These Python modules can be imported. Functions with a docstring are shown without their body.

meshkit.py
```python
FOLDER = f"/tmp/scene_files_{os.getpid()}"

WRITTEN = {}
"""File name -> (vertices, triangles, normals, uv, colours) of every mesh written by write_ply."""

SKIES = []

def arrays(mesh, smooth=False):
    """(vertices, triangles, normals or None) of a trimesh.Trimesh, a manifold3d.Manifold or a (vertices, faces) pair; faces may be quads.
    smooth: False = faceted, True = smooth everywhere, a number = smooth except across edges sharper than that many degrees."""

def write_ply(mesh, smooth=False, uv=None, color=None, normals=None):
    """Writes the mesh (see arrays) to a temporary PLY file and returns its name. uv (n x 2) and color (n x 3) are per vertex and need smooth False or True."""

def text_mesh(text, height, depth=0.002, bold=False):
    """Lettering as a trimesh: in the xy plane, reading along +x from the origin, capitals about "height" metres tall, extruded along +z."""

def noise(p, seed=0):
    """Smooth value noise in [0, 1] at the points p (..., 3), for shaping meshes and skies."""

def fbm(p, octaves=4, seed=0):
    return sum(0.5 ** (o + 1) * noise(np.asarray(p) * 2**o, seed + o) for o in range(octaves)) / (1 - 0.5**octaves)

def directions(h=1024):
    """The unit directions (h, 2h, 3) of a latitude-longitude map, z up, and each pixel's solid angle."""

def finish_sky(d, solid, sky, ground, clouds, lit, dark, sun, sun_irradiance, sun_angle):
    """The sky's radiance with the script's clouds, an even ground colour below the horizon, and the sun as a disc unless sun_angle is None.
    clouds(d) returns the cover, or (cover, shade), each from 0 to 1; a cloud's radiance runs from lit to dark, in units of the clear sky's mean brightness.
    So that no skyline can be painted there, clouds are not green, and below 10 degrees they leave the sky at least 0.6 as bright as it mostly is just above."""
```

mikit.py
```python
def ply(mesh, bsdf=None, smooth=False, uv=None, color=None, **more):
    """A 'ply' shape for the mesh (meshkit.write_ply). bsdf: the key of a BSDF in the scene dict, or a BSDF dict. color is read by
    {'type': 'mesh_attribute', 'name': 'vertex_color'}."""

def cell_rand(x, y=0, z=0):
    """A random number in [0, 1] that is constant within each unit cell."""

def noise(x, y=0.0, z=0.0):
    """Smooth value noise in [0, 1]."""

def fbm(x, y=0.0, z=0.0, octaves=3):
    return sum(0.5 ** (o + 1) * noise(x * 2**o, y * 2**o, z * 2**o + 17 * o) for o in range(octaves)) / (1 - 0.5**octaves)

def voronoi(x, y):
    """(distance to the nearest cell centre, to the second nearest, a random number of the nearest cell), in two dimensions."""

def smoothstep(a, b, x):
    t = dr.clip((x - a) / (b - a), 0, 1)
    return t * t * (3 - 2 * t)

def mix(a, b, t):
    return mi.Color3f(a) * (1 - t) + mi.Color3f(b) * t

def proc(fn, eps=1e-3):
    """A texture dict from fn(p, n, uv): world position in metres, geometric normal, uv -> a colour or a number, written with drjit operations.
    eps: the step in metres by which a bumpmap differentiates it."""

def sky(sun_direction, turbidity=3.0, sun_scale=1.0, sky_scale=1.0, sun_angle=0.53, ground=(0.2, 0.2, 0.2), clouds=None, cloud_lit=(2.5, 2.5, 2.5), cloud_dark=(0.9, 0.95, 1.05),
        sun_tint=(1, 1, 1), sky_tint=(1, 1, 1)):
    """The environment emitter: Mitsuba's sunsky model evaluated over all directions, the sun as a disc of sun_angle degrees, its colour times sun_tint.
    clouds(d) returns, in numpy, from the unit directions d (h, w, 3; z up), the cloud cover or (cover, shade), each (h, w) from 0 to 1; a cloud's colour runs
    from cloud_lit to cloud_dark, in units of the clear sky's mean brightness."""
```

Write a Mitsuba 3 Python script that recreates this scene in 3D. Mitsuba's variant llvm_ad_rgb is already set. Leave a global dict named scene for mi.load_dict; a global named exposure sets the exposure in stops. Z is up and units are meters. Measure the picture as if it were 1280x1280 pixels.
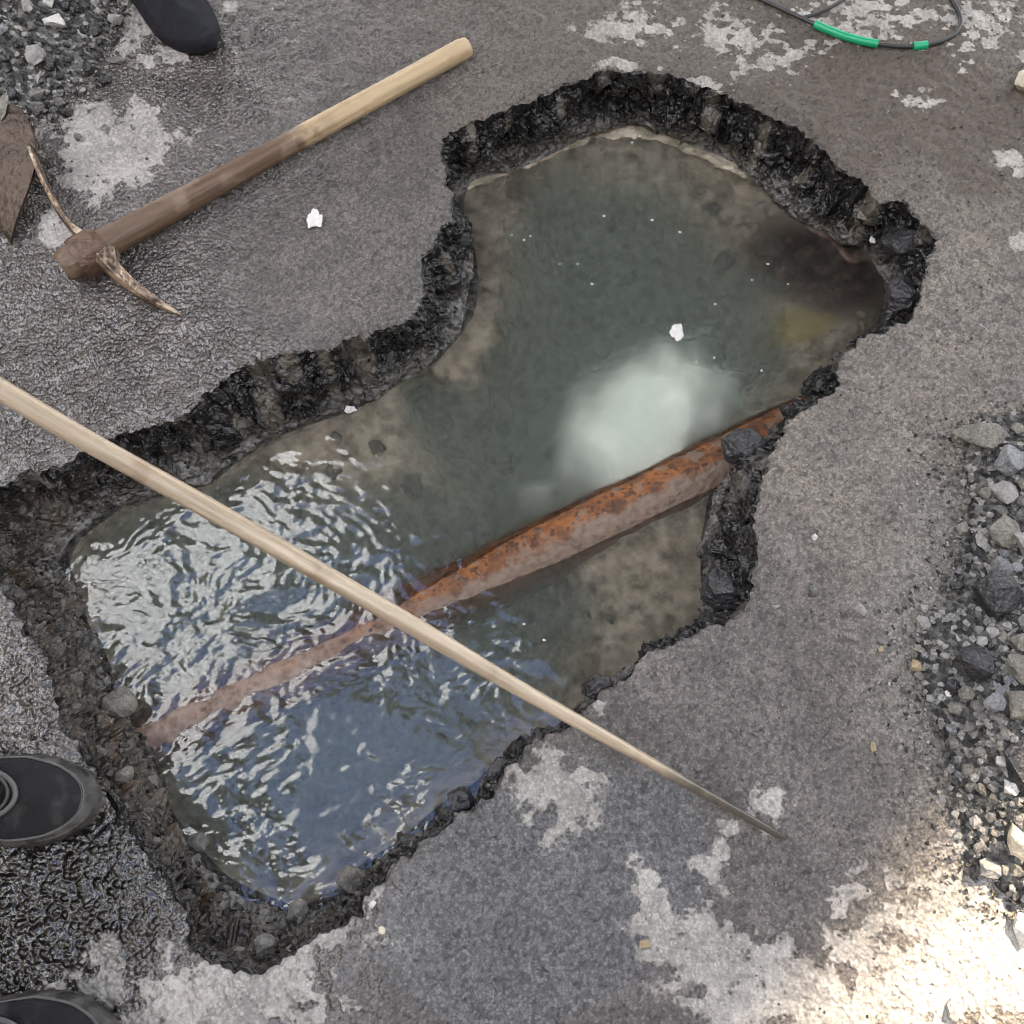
import math
import random
import numpy as np
import trimesh
import manifold3d as m3
import mitsuba as mi
import drjit as dr
from scipy.spatial import Delaunay
from scipy.interpolate import RBFInterpolator
from shapely.geometry import Polygon
from shapely import contains_xy
import meshkit
import mikit
from mikit import proc, noise, fbm, voronoi, smoothstep, mix

T = mi.ScalarTransform4f
scene, labels = {}, {}

# ------------------------------------------------------------------ camera, sky, exposure
H, PHI, F = 1.35, math.radians(22.0), 1229.0          # camera height, tilt from straight down, focal length in photo pixels
FWD = np.array([0, math.sin(PHI), -math.cos(PHI)])
UPV = np.array([0, math.cos(PHI), math.sin(PHI)])
scene['camera'] = {
    'type': 'thinlens', 'fov': math.degrees(2 * math.atan(640 / F)), 'fov_axis': 'x',
    'aperture_radius': 0.0022, 'focus_distance': 1.52, 'near_clip': 0.02, 'far_clip': 2000.0,
    'to_world': T().look_at(origin=[0, 0, H], target=[0, float(FWD[1]), float(H + FWD[2])], up=[0, float(UPV[1]), float(UPV[2])]),
}


def clouds(d):
    # broken cloud: a clear gap overhead, closing towards the horizon
    z = np.maximum(d[..., 2], 0.03)
    q = np.stack([d[..., 0] / (z + 0.15) * 2.3 + 3.1, d[..., 1] / (z + 0.15) * 2.3 + 7.7, 0 * z], -1)
    n = meshkit.fbm(q, 5, seed=4)
    away = np.sqrt(d[..., 0] ** 2 + d[..., 1] ** 2)
    cover = np.clip((n - 0.62 + 0.62 * away) / 0.12, 0, 1)
    shade = np.clip((meshkit.fbm(q * 1.7 + 9, 4, seed=8) - 0.45) * 2.2, 0, 1) * 0.6
    veil = 0.02 + 0.06 * np.clip((meshkit.fbm(q * 2.3 + 31, 4, seed=12) - 0.4) * 4, 0, 1)
    return np.maximum(cover, veil), shade


SUN = (0.62, 0.50, 0.85)
scene['sky'] = mikit.sky(SUN, turbidity=3, sun_scale=1.1, sun_angle=1.7, sun_tint=(1.0, 0.965, 0.90), clouds=clouds, cloud_lit=(4.3, 4.3, 4.33), cloud_dark=(1.7, 1.75, 1.85), sky_tint=(0.80, 0.96, 1.24))
exposure = 3.77


def G(px, py, z=0.0):
    """the point of the place at height z that the photograph shows at (px, py)"""
    px, py, z = np.asarray(px, float), np.asarray(py, float), np.asarray(z, float)
    a, b = (px - 640) / F, (640 - py) / F
    dx, dy, dz = a + 0 * b, FWD[1] + b * UPV[1] + 0 * a, FWD[2] + b * UPV[2] + 0 * a
    t = (z - H) / dz
    return np.stack([dx * t, dy * t, z + 0 * t], -1)


def g2(px, py, z=0.0):
    p = G(px, py, z)
    return float(p[0]), float(p[1])


# ------------------------------------------------------------------ bookkeeping
def add(key, mesh, bsdf, smooth=False, parent=None, **more):
    base = f'{parent}__{key}' if parent else key
    name, i = base, 0
    while name in scene or name in labels and not parent:
        i += 1
        name = f'{base}_{i:03d}'
    scene[name] = mikit.ply(mesh, bsdf, smooth=smooth, **more)
    return name


def tag(key, label=None, cat=None, group=None, kind=None):
    d = {}
    for k, v in (('label', label), ('category', cat), ('group', group), ('kind', kind)):
        if v:
            d[k] = v
    labels[key] = d
    return key


def thing(name, label, cat, group=None):
    key, i = name, 0
    while key in labels:
        i += 1
        key = f'{name}_{i:03d}'
    return tag(key, label, cat, group)


def rot(axis, deg):
    return trimesh.transformations.rotation_matrix(math.radians(deg), axis)[:3, :3]


def cat(ms):
    return trimesh.util.concatenate(ms)


# ------------------------------------------------------------------ materials
def bsdf(name, base, rough=0.6, spec=0.5, bump=None, bscale=1.0, metallic=0.0, eps=1e-3, clearcoat=0.0, two=True):
    b = {'type': 'principled', 'base_color': base if isinstance(base, dict) else {'type': 'rgb', 'value': list(base)},
         'roughness': rough, 'specular': spec, 'metallic': metallic}
    if clearcoat:
        b['clearcoat'] = clearcoat
        b['clearcoat_gloss'] = 0.9
    if bump is not None:
        b = {'type': 'bumpmap', 'height': proc(bump, eps), 'scale': bscale, 'bsdf': b}
    scene[name] = {'type': 'twosided', 'bsdf': b} if two else b


def blob(p, cx, cy, rx, ry, deg):
    c, s = math.cos(math.radians(deg)), math.sin(math.radians(deg))
    x, y = p.x - cx, p.y - cy
    return 1 - dr.sqrt(dr.square((x * c + y * s) / rx) + dr.square((-x * s + y * c) / ry))


# pale mortar crusts on the asphalt, with sun patch brightness painted in at lower right: photo pixel of the middle, half sizes in metres, turn
CRUST_SUN = [((140, 185), .115, .10, 0), ((110, 150), .07, .05, 30), ((215, 65), .06, .045, -20), ((70, 285), .03, .04, 20),
         ((170, 30), .05, .09, 10), ((775, 33), .085, .045, 0), ((765, 80), .05, .02, 0),
         ((700, 985), .072, .062, -20), ((752, 880), .018, .02, 0), ((890, 1085), .035, .05, 20), ((960, 1005), .036, .030, 30), ((905, 1030), .02, .014, -20),
         ((820, 1130), .02, .075, 25), ((880, 1190), .08, .05, -20), ((940, 1235), .10, .05, 10), ((1010, 1250), .10, .06, 0), ((1170, 1215), .20, .12, 35), ((1230, 1190), .16, .12, 35),  # the wide turned ellipses paint the sun patch paler, over some crust
         ((330, 1215), .13, .075, 10), ((270, 1265), .12, .05, 0), ((115, 1240), .055, .035, 10), ((120, 1195), .022, .025, 0), ((420, 1150), .05, .05, 30),
         ((1265, 200), .035, .03, 0), ((905, 40), .13, .05, -20), ((985, 70), .10, .035, 20), ((1090, 20), .13, .05, 0), ((1230, 30), .09, .07, 40),
         ((1150, 125), .035, .025, 0), ((870, 100), .05, .02, -30), ((285, 8), .02, .03, 0), ((1275, 300), .02, .02, 0)]
CRUST_SUN_W = [(*g2(*c), rx, ry, dg, (1.0 if c[1] > 150 or c[0] < 800 else 0.55)) for c, rx, ry, dg in CRUST_SUN]


def crust(p):  # mortar crusts plus the painted paleness of the sunlit corner
    n = fbm(p.x * 24, p.y * 24, 0.3, 6) - 0.5
    n2 = fbm(p.x * 60 + 9, p.y * 75, 7.3, 3) - 0.5
    f = mi.Float(-9)
    for cx, cy, rx, ry, dg, s in CRUST_SUN_W:
        v = blob(p, cx, cy, rx * 1.12, ry * 1.12, dg) + (n * 1.7 if s > 0.9 else n2 * 3.6 + n * 1.2)
        f = dr.maximum(f, v - (0.06 if s > 0.9 else 0.22))
    holes = smoothstep(0.47, 0.62, fbm(p.x * 55, p.y * 55, 2.1, 4))
    f = f + (noise(p.x * 260, p.y * 260, 8.0) - 0.5) * 0.30
    return smoothstep(-0.08, 0.20, f - 0.42 * holes) * (0.80 + 0.2 * smoothstep(0.4, 0.5, noise(p.x * 200, p.y * 200, 6.0)))


def wet(p):
    """0 dry .. 1 standing wet: the left side of the pit"""
    n = fbm(p.x * 5, p.y * 5, 4.0, 3) - 0.5
    return smoothstep(-0.10, -0.52, p.x + 0.10 * p.y + n * 0.5)


def grain(p):
    f1, f2, r = voronoi(p.x * 215, p.y * 215)
    return 0.52 * r * smoothstep(0.0, 0.25, f2 - f1) + 0.36 * noise(p.x * 430, p.y * 430, 1.0) + 0.12 * noise(p.x * 120, p.y * 120, 3.0)


CX, CY = g2(1130, 130)
SX, SY = g2(690, 1110)
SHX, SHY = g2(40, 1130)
HPX, HPY = g2(1215, 800)


def road_color(p, n, uv):
    gr = grain(p)
    big = fbm(p.x * 3.1, p.y * 3.1, 1.0, 4)
    mid = fbm(p.x * 22, p.y * 22, 5.0, 4)
    w = wet(p)
    c = mix((0.026, 0.0245, 0.0245), (0.124, 0.116, 0.115), smoothstep(0.10, 0.95, gr * 0.8 + mid * 0.2))
    c = c * (0.70 + 0.60 * mid) * mi.Color3f(1.05, 0.995, 0.985)
    dusty = smoothstep(0.0, 0.42, p.x + 0.42 * p.y - 0.34 + (big - 0.5) * 0.5)
    dust = mix((0.066, 0.057, 0.049), (0.212, 0.187, 0.162), smoothstep(0.08, 0.92, gr))
    c = mix(c, dust, dusty * (0.45 + 0.45 * smoothstep(0.25, 0.75, fbm(p.x * 12, p.y * 12, 8.0, 2))))
    top = smoothstep(0.85, 1.25, p.y + (big - 0.5) * 0.3) * smoothstep(-0.35, 0.1, p.x)
    c = mix(c, mix((0.030, 0.025, 0.021), (0.085, 0.070, 0.057), gr), top * 0.8)
    rust = smoothstep(0.1, 0.6, blob(p, CX, CY, 0.42, 0.26, -20) + (mid - 0.5) * 0.7)
    c = mix(c, mix((0.024, 0.017, 0.012), (0.074, 0.053, 0.037), gr), rust * 0.9)
    c = mix(c, c * 0.72, w * 0.8)
    slab = smoothstep(0.0, 0.25, blob(p, SX, SY, 0.26, 0.16, 25) + (mid - 0.5) * 0.3)
    c = mix(c, mix((0.032, 0.0345, 0.040), (0.122, 0.126, 0.138), smoothstep(0.12, 0.92, gr)), slab * 0.8)
    wet_shade = smoothstep(0.05, 0.5, blob(p, SHX, SHY, 0.25, 0.15, 0) + (mid - 0.5) * 0.5)  # wet asphalt, with shade of the person at the left painted in
    c = c * (1 - 0.82 * wet_shade)
    pit = smoothstep(0.60, 0.70, fbm(p.x * 190 + 3, p.y * 190 - p.x * 60, 9.0, 2))
    c = c * (1 - 0.5 * pit * (1 - w))
    heapd = smoothstep(-0.1, 0.5, blob(p, HPX, HPY, 0.19, 0.34, -8) + (mid - 0.5) * 0.8)
    c = mix(c, mix((0.055, 0.052, 0.048), (0.200, 0.190, 0.178), smoothstep(0.1, 0.9, gr)), heapd * 0.75)
    k = crust(p)
    pale = mix((0.160, 0.155, 0.152), (0.355, 0.346, 0.337), smoothstep(0.2, 0.8, mid * 0.5 + gr * 0.5))
    c = mix(c, pale, k)
    spk = smoothstep(0.80, 0.86, noise(p.x * 330, p.y * 330, 1.5))
    c = mix(c, (0.24, 0.235, 0.23), spk * 0.3)
    return c * mi.Color3f(1.035, 1.0, 0.955)


def road_rough(p, n, uv):
    return dr.lerp(mi.Float(0.72), mi.Float(0.25), wet(p) * (1 - 0.8 * crust(p)))


def road_bump(p, n, uv):
    w = wet(p)
    wx, wy = p.x + 0.006 * noise(p.x * 70, p.y * 70), p.y + 0.006 * noise(p.x * 70, p.y * 70, 7.0)
    near_ = smoothstep(0.55, 0.25, p.y + 0.2 * (noise(p.x * 9, p.y * 9) - 0.5))
    f1, f2, r = voronoi(wx * 150, wy * 150)
    g1, g2_, r2 = voronoi(wx * 98, wy * 98)
    f1, r = dr.lerp(f1, g1, near_), dr.lerp(r, r2, near_)
    dome = smoothstep(0.72, 0.12, f1) * (0.45 + 0.8 * r) * (0.5 + noise(p.x * 35, p.y * 35, 2.0))
    fine = fbm(p.x * 190, p.y * 190, 3.0, 3)
    return dome * dr.lerp(mi.Float(0.0021), mi.Float(0.0034), near_) * (0.22 + 0.78 * w) + fine * 0.0050 * (1 - 0.5 * w) + crust(p) * 0.0022


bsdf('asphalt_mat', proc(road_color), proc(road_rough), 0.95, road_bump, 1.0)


CUTS = [(*g2(*c_, -0.06), r_) for c_, r_ in (((755, 125), .020), ((640, 170), .016), ((886, 150), .022), ((1080, 272), .024), ((366, 468), .022), ((330, 500), .022), ((452, 440), .024), ((60, 630), .034), ((300, 520), .02), ((1010, 200), .016), ((965, 590), .012), ((700, 140), .012), ((835, 110), .012), ((955, 170), .014), ((590, 185), .012), ((560, 330), .012), ((500, 440), .016), ((410, 460), .014), ((240, 550), .02))]


def wall_color(p, n, uv):
    gr = fbm(p.x * 150, p.y * 150, p.z * 150, 3)
    band = fbm(p.x * 15, p.y * 15, p.z * 4 + 9, 3)
    low = fbm(p.x * 9 + 4, p.y * 9, p.z * 14, 3)
    c = mix((0.0020, 0.0020, 0.0026), (0.0145, 0.0140, 0.0160), smoothstep(0.35, 0.75, gr))
    peb = smoothstep(0.74, 0.80, noise(p.x * 95, p.y * 95, p.z * 95))
    c = mix(c, (0.075, 0.073, 0.072), peb * 0.6)
    streak = smoothstep(0.64, 0.72, band)
    c = mix(c, mix((0.040, 0.035, 0.031), (0.125, 0.112, 0.098), gr), streak * 0.75)
    cut = mi.Float(0)
    for cx_, cy_, r_ in CUTS:
        cut = dr.maximum(cut, smoothstep(r_, r_ * 0.55, dr.sqrt(dr.square(p.x - cx_) + dr.square(p.y - cy_)) + (gr - 0.5) * 0.016))
    c = mix(c, mix((0.050, 0.043, 0.036), (0.170, 0.152, 0.130), gr), cut * 0.85)
    earthy = smoothstep(-0.10, -0.34, p.x + 0.25 * p.y + (low - 0.5) * 0.35) * smoothstep(0.75, 0.45, p.y)
    soil = mix((0.010, 0.0085, 0.007), (0.085, 0.073, 0.060), smoothstep(0.3, 0.7, gr * 0.4 + low * 0.6))
    soil = mix(soil, (0.065, 0.038, 0.020), smoothstep(0.62, 0.72, fbm(p.x * 31, p.y * 31, p.z * 31, 2)) * 0.6)
    c = mix(c, soil, earthy * smoothstep(0.0, -0.06, p.z))
    foot = smoothstep(-0.116, -0.150, p.z + (low - 0.5) * 0.08)
    return mix(c, mix((0.045, 0.043, 0.040), (0.185, 0.180, 0.174), smoothstep(0.3, 0.7, gr)), foot * 0.75)


def wall_bump(p, n, uv):
    return fbm(p.x * 140, p.y * 140, p.z * 140, 4) * 0.008


bsdf('broken_asphalt_mat', proc(wall_color), 0.33, 0.5, wall_bump, 1.0)

PLX, PLY = g2(800, 505, -0.20)
YX, YY = g2(985, 420, -0.2)
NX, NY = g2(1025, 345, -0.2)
D1X, D1Y = g2(560, 540, -0.25)


def bed_color(p, n, uv):
    gr = fbm(p.x * 60, p.y * 60, p.z * 60, 4)
    mid = fbm(p.x * 11, p.y * 11, 3.0, 3)
    f1, f2, r = voronoi(p.x * 40 + 1.5 * noise(p.x * 40, p.y * 40), p.y * 40 + 1.5 * noise(p.x * 40, p.y * 40, 5.0))
    c = mix((0.15, 0.128, 0.098), (0.56, 0.50, 0.41), smoothstep(0.25, 0.75, gr * 0.6 + mid * 0.4))
    c = mix(c, mix((0.28, 0.25, 0.20), (0.60, 0.54, 0.45), gr), smoothstep(0.1, 0.5, 1 - f1 * 1.7) * smoothstep(0.72, 0.78, r) * 0.6)
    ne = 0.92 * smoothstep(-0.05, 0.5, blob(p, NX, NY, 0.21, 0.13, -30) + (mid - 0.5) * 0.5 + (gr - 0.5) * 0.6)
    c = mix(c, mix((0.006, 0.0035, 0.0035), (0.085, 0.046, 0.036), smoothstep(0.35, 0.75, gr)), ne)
    yl = smoothstep(0.1, 0.5, blob(p, YX, YY, 0.10, 0.05, 10) + (gr - 0.5) * 0.9)
    c = mix(c, (0.26, 0.22, 0.085), yl * 0.7)
    return c


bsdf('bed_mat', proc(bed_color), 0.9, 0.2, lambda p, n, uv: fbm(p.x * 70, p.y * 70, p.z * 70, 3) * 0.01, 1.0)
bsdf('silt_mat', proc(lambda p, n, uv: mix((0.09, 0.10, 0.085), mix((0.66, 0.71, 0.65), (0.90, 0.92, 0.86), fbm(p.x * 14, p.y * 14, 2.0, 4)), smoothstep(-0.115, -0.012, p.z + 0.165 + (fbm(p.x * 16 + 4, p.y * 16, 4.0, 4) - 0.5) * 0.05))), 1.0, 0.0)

scene['murk'] = {'type': 'homogeneous', 'albedo': {'type': 'rgb', 'value': [0.640, 0.685, 0.645]}, 'sigma_t': 15.0}
scene['water_mat'] = {'type': 'dielectric', 'int_ior': 1.68, 'ext_ior': 1.0}

# ------------------------------------------------------------------ the pit: rim (road level) and foot (water level), traced in pairs
WZ = -0.165
PAIRS = [  # rim pixel, foot pixel (None: an upright side that the rim hides)
    ((745, 88), (742, 160)), ((800, 86), (800, 150)), ((850, 92), (842, 168)), ((905, 118), (890, 186)), ((960, 140), (932, 205)),
    ((1010, 165), (962, 238)), ((1042, 196), (987, 268)), ((1064, 218), (1010, 278)), ((1100, 250), (1045, 290)), ((1132, 250), (1085, 306)),
    ((1166, 287), (1105, 345)), ((1164, 322), (1108, 370)), ((1150, 352), (1100, 398)), ((1156, 376), (1085, 410)), ((1138, 396), (1072, 420)),
    ((1104, 407), (1055, 436)), ((1070, 430), (1040, 452)), ((1046, 456), (1024, 470)), ((1040, 486), (1010, 490)), ((1008, 512), (985, 515)),
    ((985, 524), (955, 528)), ((968, 556), (908, 535)), ((950, 600), (897, 580)), ((943, 650), (882, 640)), ((946, 700), (876, 700)),
    ((936, 768), (879, 768)), ((882, 780), None), ((862, 797), None), ((800, 822), None), ((777, 846), None), ((745, 868), None), ((720, 890), None), ((716, 908), None),
    ((660, 930), None), ((640, 962), (628, 945)), ((610, 998), (585, 985)), ((572, 1014), (553, 1000)), ((530, 1056), (500, 1050)), ((482, 1086), (448, 1080)),
    ((440, 1140), (425, 1108)), ((385, 1185), (372, 1136)), ((318, 1218), (330, 1118)), ((262, 1208), (282, 1096)), ((240, 1180), (252, 1062)),
    ((232, 1150), (238, 1042)), ((214, 1112), (215, 1020)), ((190, 1078), (203, 990)), ((170, 1050), (194, 955)), ((140, 1020), (180, 928)),
    ((100, 945), (164, 890)), ((72, 880), (148, 856)), ((58, 828), (128, 815)), ((40, 796), (108, 775)), ((18, 748), (92, 730)), ((-12, 712), (84, 698)),
    ((-22, 650), (98, 672)), ((-8, 612), (128, 650)), ((26, 594), (152, 630)), ((78, 576), (190, 622)), ((130, 545), (262, 604)), ((188, 528), (290, 580)),
    ((234, 512), (322, 556)), ((272, 474), (350, 542)), ((312, 458), (385, 528)), ((364, 436), (440, 512)), ((410, 438), (462, 498)), ((450, 415), (490, 482)),
    ((476, 408), (520, 465)), ((512, 400), (545, 450)), ((530, 380), (572, 420)), ((530, 330), (594, 388)), ((545, 285), (599, 350)), ((570, 274), (594, 310)),
    ((560, 232), (580, 270)), ((550, 190), (580, 240)), ((556, 160), (590, 220)), ((600, 148), (625, 212)), ((642, 130), (655, 204)), ((700, 108), (700, 184)),
]
rim_c = np.array([g2(*r) for r, _ in PAIRS])
cen = rim_c.mean(0)
poly0 = Polygon(rim_c)
nr = len(PAIRS)
foot_c = np.zeros_like(rim_c)
for i, (r, f) in enumerate(PAIRS):
    if f is None:
        t = rim_c[(i + 1) % nr] - rim_c[i - 1]
        nrm = np.array([t[1], -t[0]]) / np.linalg.norm(t)
        if not poly0.contains(Polygon((rim_c[i] + nrm * 0.02)[None] + np.array([[0, 0], [1e-4, 0], [0, 1e-4]]))):
            nrm = -nrm
        foot_c[i] = rim_c[i] + nrm * 0.022
    else:
        foot_c[i] = g2(*f, WZ)
NS = 2000
seg = np.linalg.norm(np.roll(rim_c, -1, 0) - rim_c, axis=1)
cum = np.concatenate([[0], np.cumsum(seg)])
s = np.arange(NS) / NS * cum[-1]


def closed_interp(c):
    c2 = np.vstack([c, c[:1]])
    return np.stack([np.interp(s, cum, c2[:, k]) for k in range(2)], -1)


def smooth_closed(a, k):
    w = np.hanning(2 * k + 3)[1:-1]
    w /= w.sum()
    b = np.concatenate([a[-k:], a, a[:k]])
    return np.stack([np.convolve(b[:, j], w, 'valid') for j in range(a.shape[1])], -1)


rim = smooth_closed(closed_interp(rim_c), 6)
foot = smooth_closed(closed_interp(foot_c), 14)
tn = np.roll(rim, -3, 0) - np.roll(rim, 3, 0)
tn /= np.linalg.norm(tn, axis=1, keepdims=True)
inw = np.stack([tn[:, 1], -tn[:, 0]], -1)
area = 0.5 * np.sum(rim[:, 0] * np.roll(rim[:, 1], -1) - rim[:, 1] * np.roll(rim[:, 0], -1))
if area > 0:
    inw = -inw
jit = (meshkit.fbm(np.c_[rim * 30, 0 * s], 3, 1) - 0.5) * 0.022 + (meshkit.noise(np.c_[rim * 150, 0 * s], 2) - 0.5) * 0.008
rim = rim + inw * jit[:, None]
rim_poly = Polygon(rim).buffer(0)
foot_poly = Polygon(foot).buffer(0)
MR = 56
tt = np.linspace(0, 1, MR)
P = np.zeros((MR, NS, 3))
CK = np.random.default_rng(3).uniform([rim[:, 0].min() - .1, rim[:, 1].min() - .1, -.22], [rim[:, 0].max() + .1, rim[:, 1].max() + .1, .05], (22000, 3))
CKH = np.random.default_rng(4).uniform(-0.014, 0.014, len(CK))
CKN = np.random.default_rng(5).normal(size=CK.shape) * 0.30
from scipy.spatial import cKDTree
CKT = cKDTree(CK)


def chunk(q_):
    # broken facets: every lump of the asphalt keeps its own offset and slant
    d_, i_ = CKT.query(q_ * [1, 1, 0.85] - [0, 0, .01] + (meshkit.noise(q_ * 60, 44)[:, None] - 0.5) * 0.01, k=2)
    j_ = i_[:, 0]
    edge = np.clip((d_[:, 1] - d_[:, 0]) / 0.006, 0, 1)
    return (CKH[j_] + (((q_ * [1, 1, 0.85] - [0, 0, .01]) - CK[j_]) * CKN[j_]).sum(1)) * 0.72 + (meshkit.fbm(q_ * 120, 2, 45) - 0.5) * 0.008 - 0.005 * (1 - edge)



for k, t in enumerate(tt):
    # upper half steep (asphalt layer), then a slope to the foot
    hfrac = t ** 1.5
    zz = -(1 - (1 - t) ** 1.25) * abs(WZ - 0.010)
    xy = rim * (1 - hfrac) + foot * hfrac
    q = np.c_[xy, np.full(NS, zz)]
    env = math.sin(math.pi * min(1, t * 1.02)) ** 0.5 if t < 1 else 0
    d = (meshkit.fbm(q * 13, 2, 5) - 0.5) * 0.075 + chunk(q) + (meshkit.fbm(q * 90, 2, 7) - 0.5) * 0.010
    P[k, :, :2] = xy + inw * (d * env)[:, None]
    P[k, :, 2] = zz + (meshkit.noise(q * 60, 12) - 0.5) * 0.014 * env
    if t == 0:
        P[k, :, 2] = -0.0005
P[0, :, 2] = -0.0065
skirt = np.concatenate([rim - inw * 0.02, np.full((NS, 1), -0.016)], 1)
P = np.concatenate([skirt[None], P])
MR += 1
ii, jj = np.meshgrid(np.arange(MR - 1), np.arange(NS), indexing='ij')
a = ii * NS + jj
b = ii * NS + (jj + 1) % NS
quads = np.stack([a, b, b + NS, a + NS], -1).reshape(-1, 4)
add('pit_wall', (P.reshape(-1, 3), quads), 'broken_asphalt_mat', smooth=28)
tag('pit_wall', 'black broken asphalt wall around the flooded pit', kind='structure')
ra = np.random.default_rng(29)
bits = []
for k_ in range(16):
    d_ = ra.normal(size=(10, 3))
    d_ /= np.linalg.norm(d_, axis=1, keepdims=True)
    bits.append(trimesh.convex.convex_hull(d_ * ra.uniform(.8, 1.15, (10, 1))))
bsdf('aggregate_mat', proc(lambda p, n, uv: mix(mix((0.0035, 0.0035, 0.0045), (0.034, 0.033, 0.035), mikit.cell_rand(p.x * 50, p.y * 50, p.z * 50)), (0.10, 0.095, 0.09), smoothstep(0.90, 0.94, mikit.cell_rand(p.x * 50 + 7, p.y * 50, p.z * 50)))), 0.42, 0.5, lambda p, n, uv: fbm(p.x * 230, p.y * 230, p.z * 230, 2) * 0.003, 1.0)
vs, fs, at = [], [], 0
for i_ in range(2200):
    j_, k_ = int(ra.integers(NS)), int(ra.integers(3, MR - 6))
    sz = 0.004 + 0.010 * ra.uniform() ** 2.2
    u = bits[ra.integers(16)]
    vv = u.vertices * sz * ra.uniform(.6, 1, 3) / 2 @ trimesh.transformations.random_rotation_matrix(ra.uniform(size=3))[:3, :3].T + P[k_, j_]
    vs.append(vv)
    fs.append(u.faces + at)
    at += len(vv)
add('aggregate', trimesh.Trimesh(np.vstack(vs), np.vstack(fs), process=False), 'aggregate_mat', parent='pit_wall')
labels['pit_wall__aggregate'] = {'kind': 'stuff'}


# ------------------------------------------------------------------ road
def height(xy):
    q = np.c_[xy, np.zeros(len(xy))]
    return (meshkit.fbm(q * 4, 3, 21) - 0.5) * 0.010 + (meshkit.fbm(q * 55, 2, 22) - 0.5) * 0.0040 + (meshkit.noise(q * 110, 23) - 0.5) * 0.0022


def grid_points(x0, x1, y0, y1, st, rng):
    gx, gy = np.meshgrid(np.arange(x0, x1, st), np.arange(y0, y1, st))
    return np.c_[gx.ravel(), gy.ravel()] + rng.uniform(-0.25, 0.25, (gx.size, 2)) * st


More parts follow.
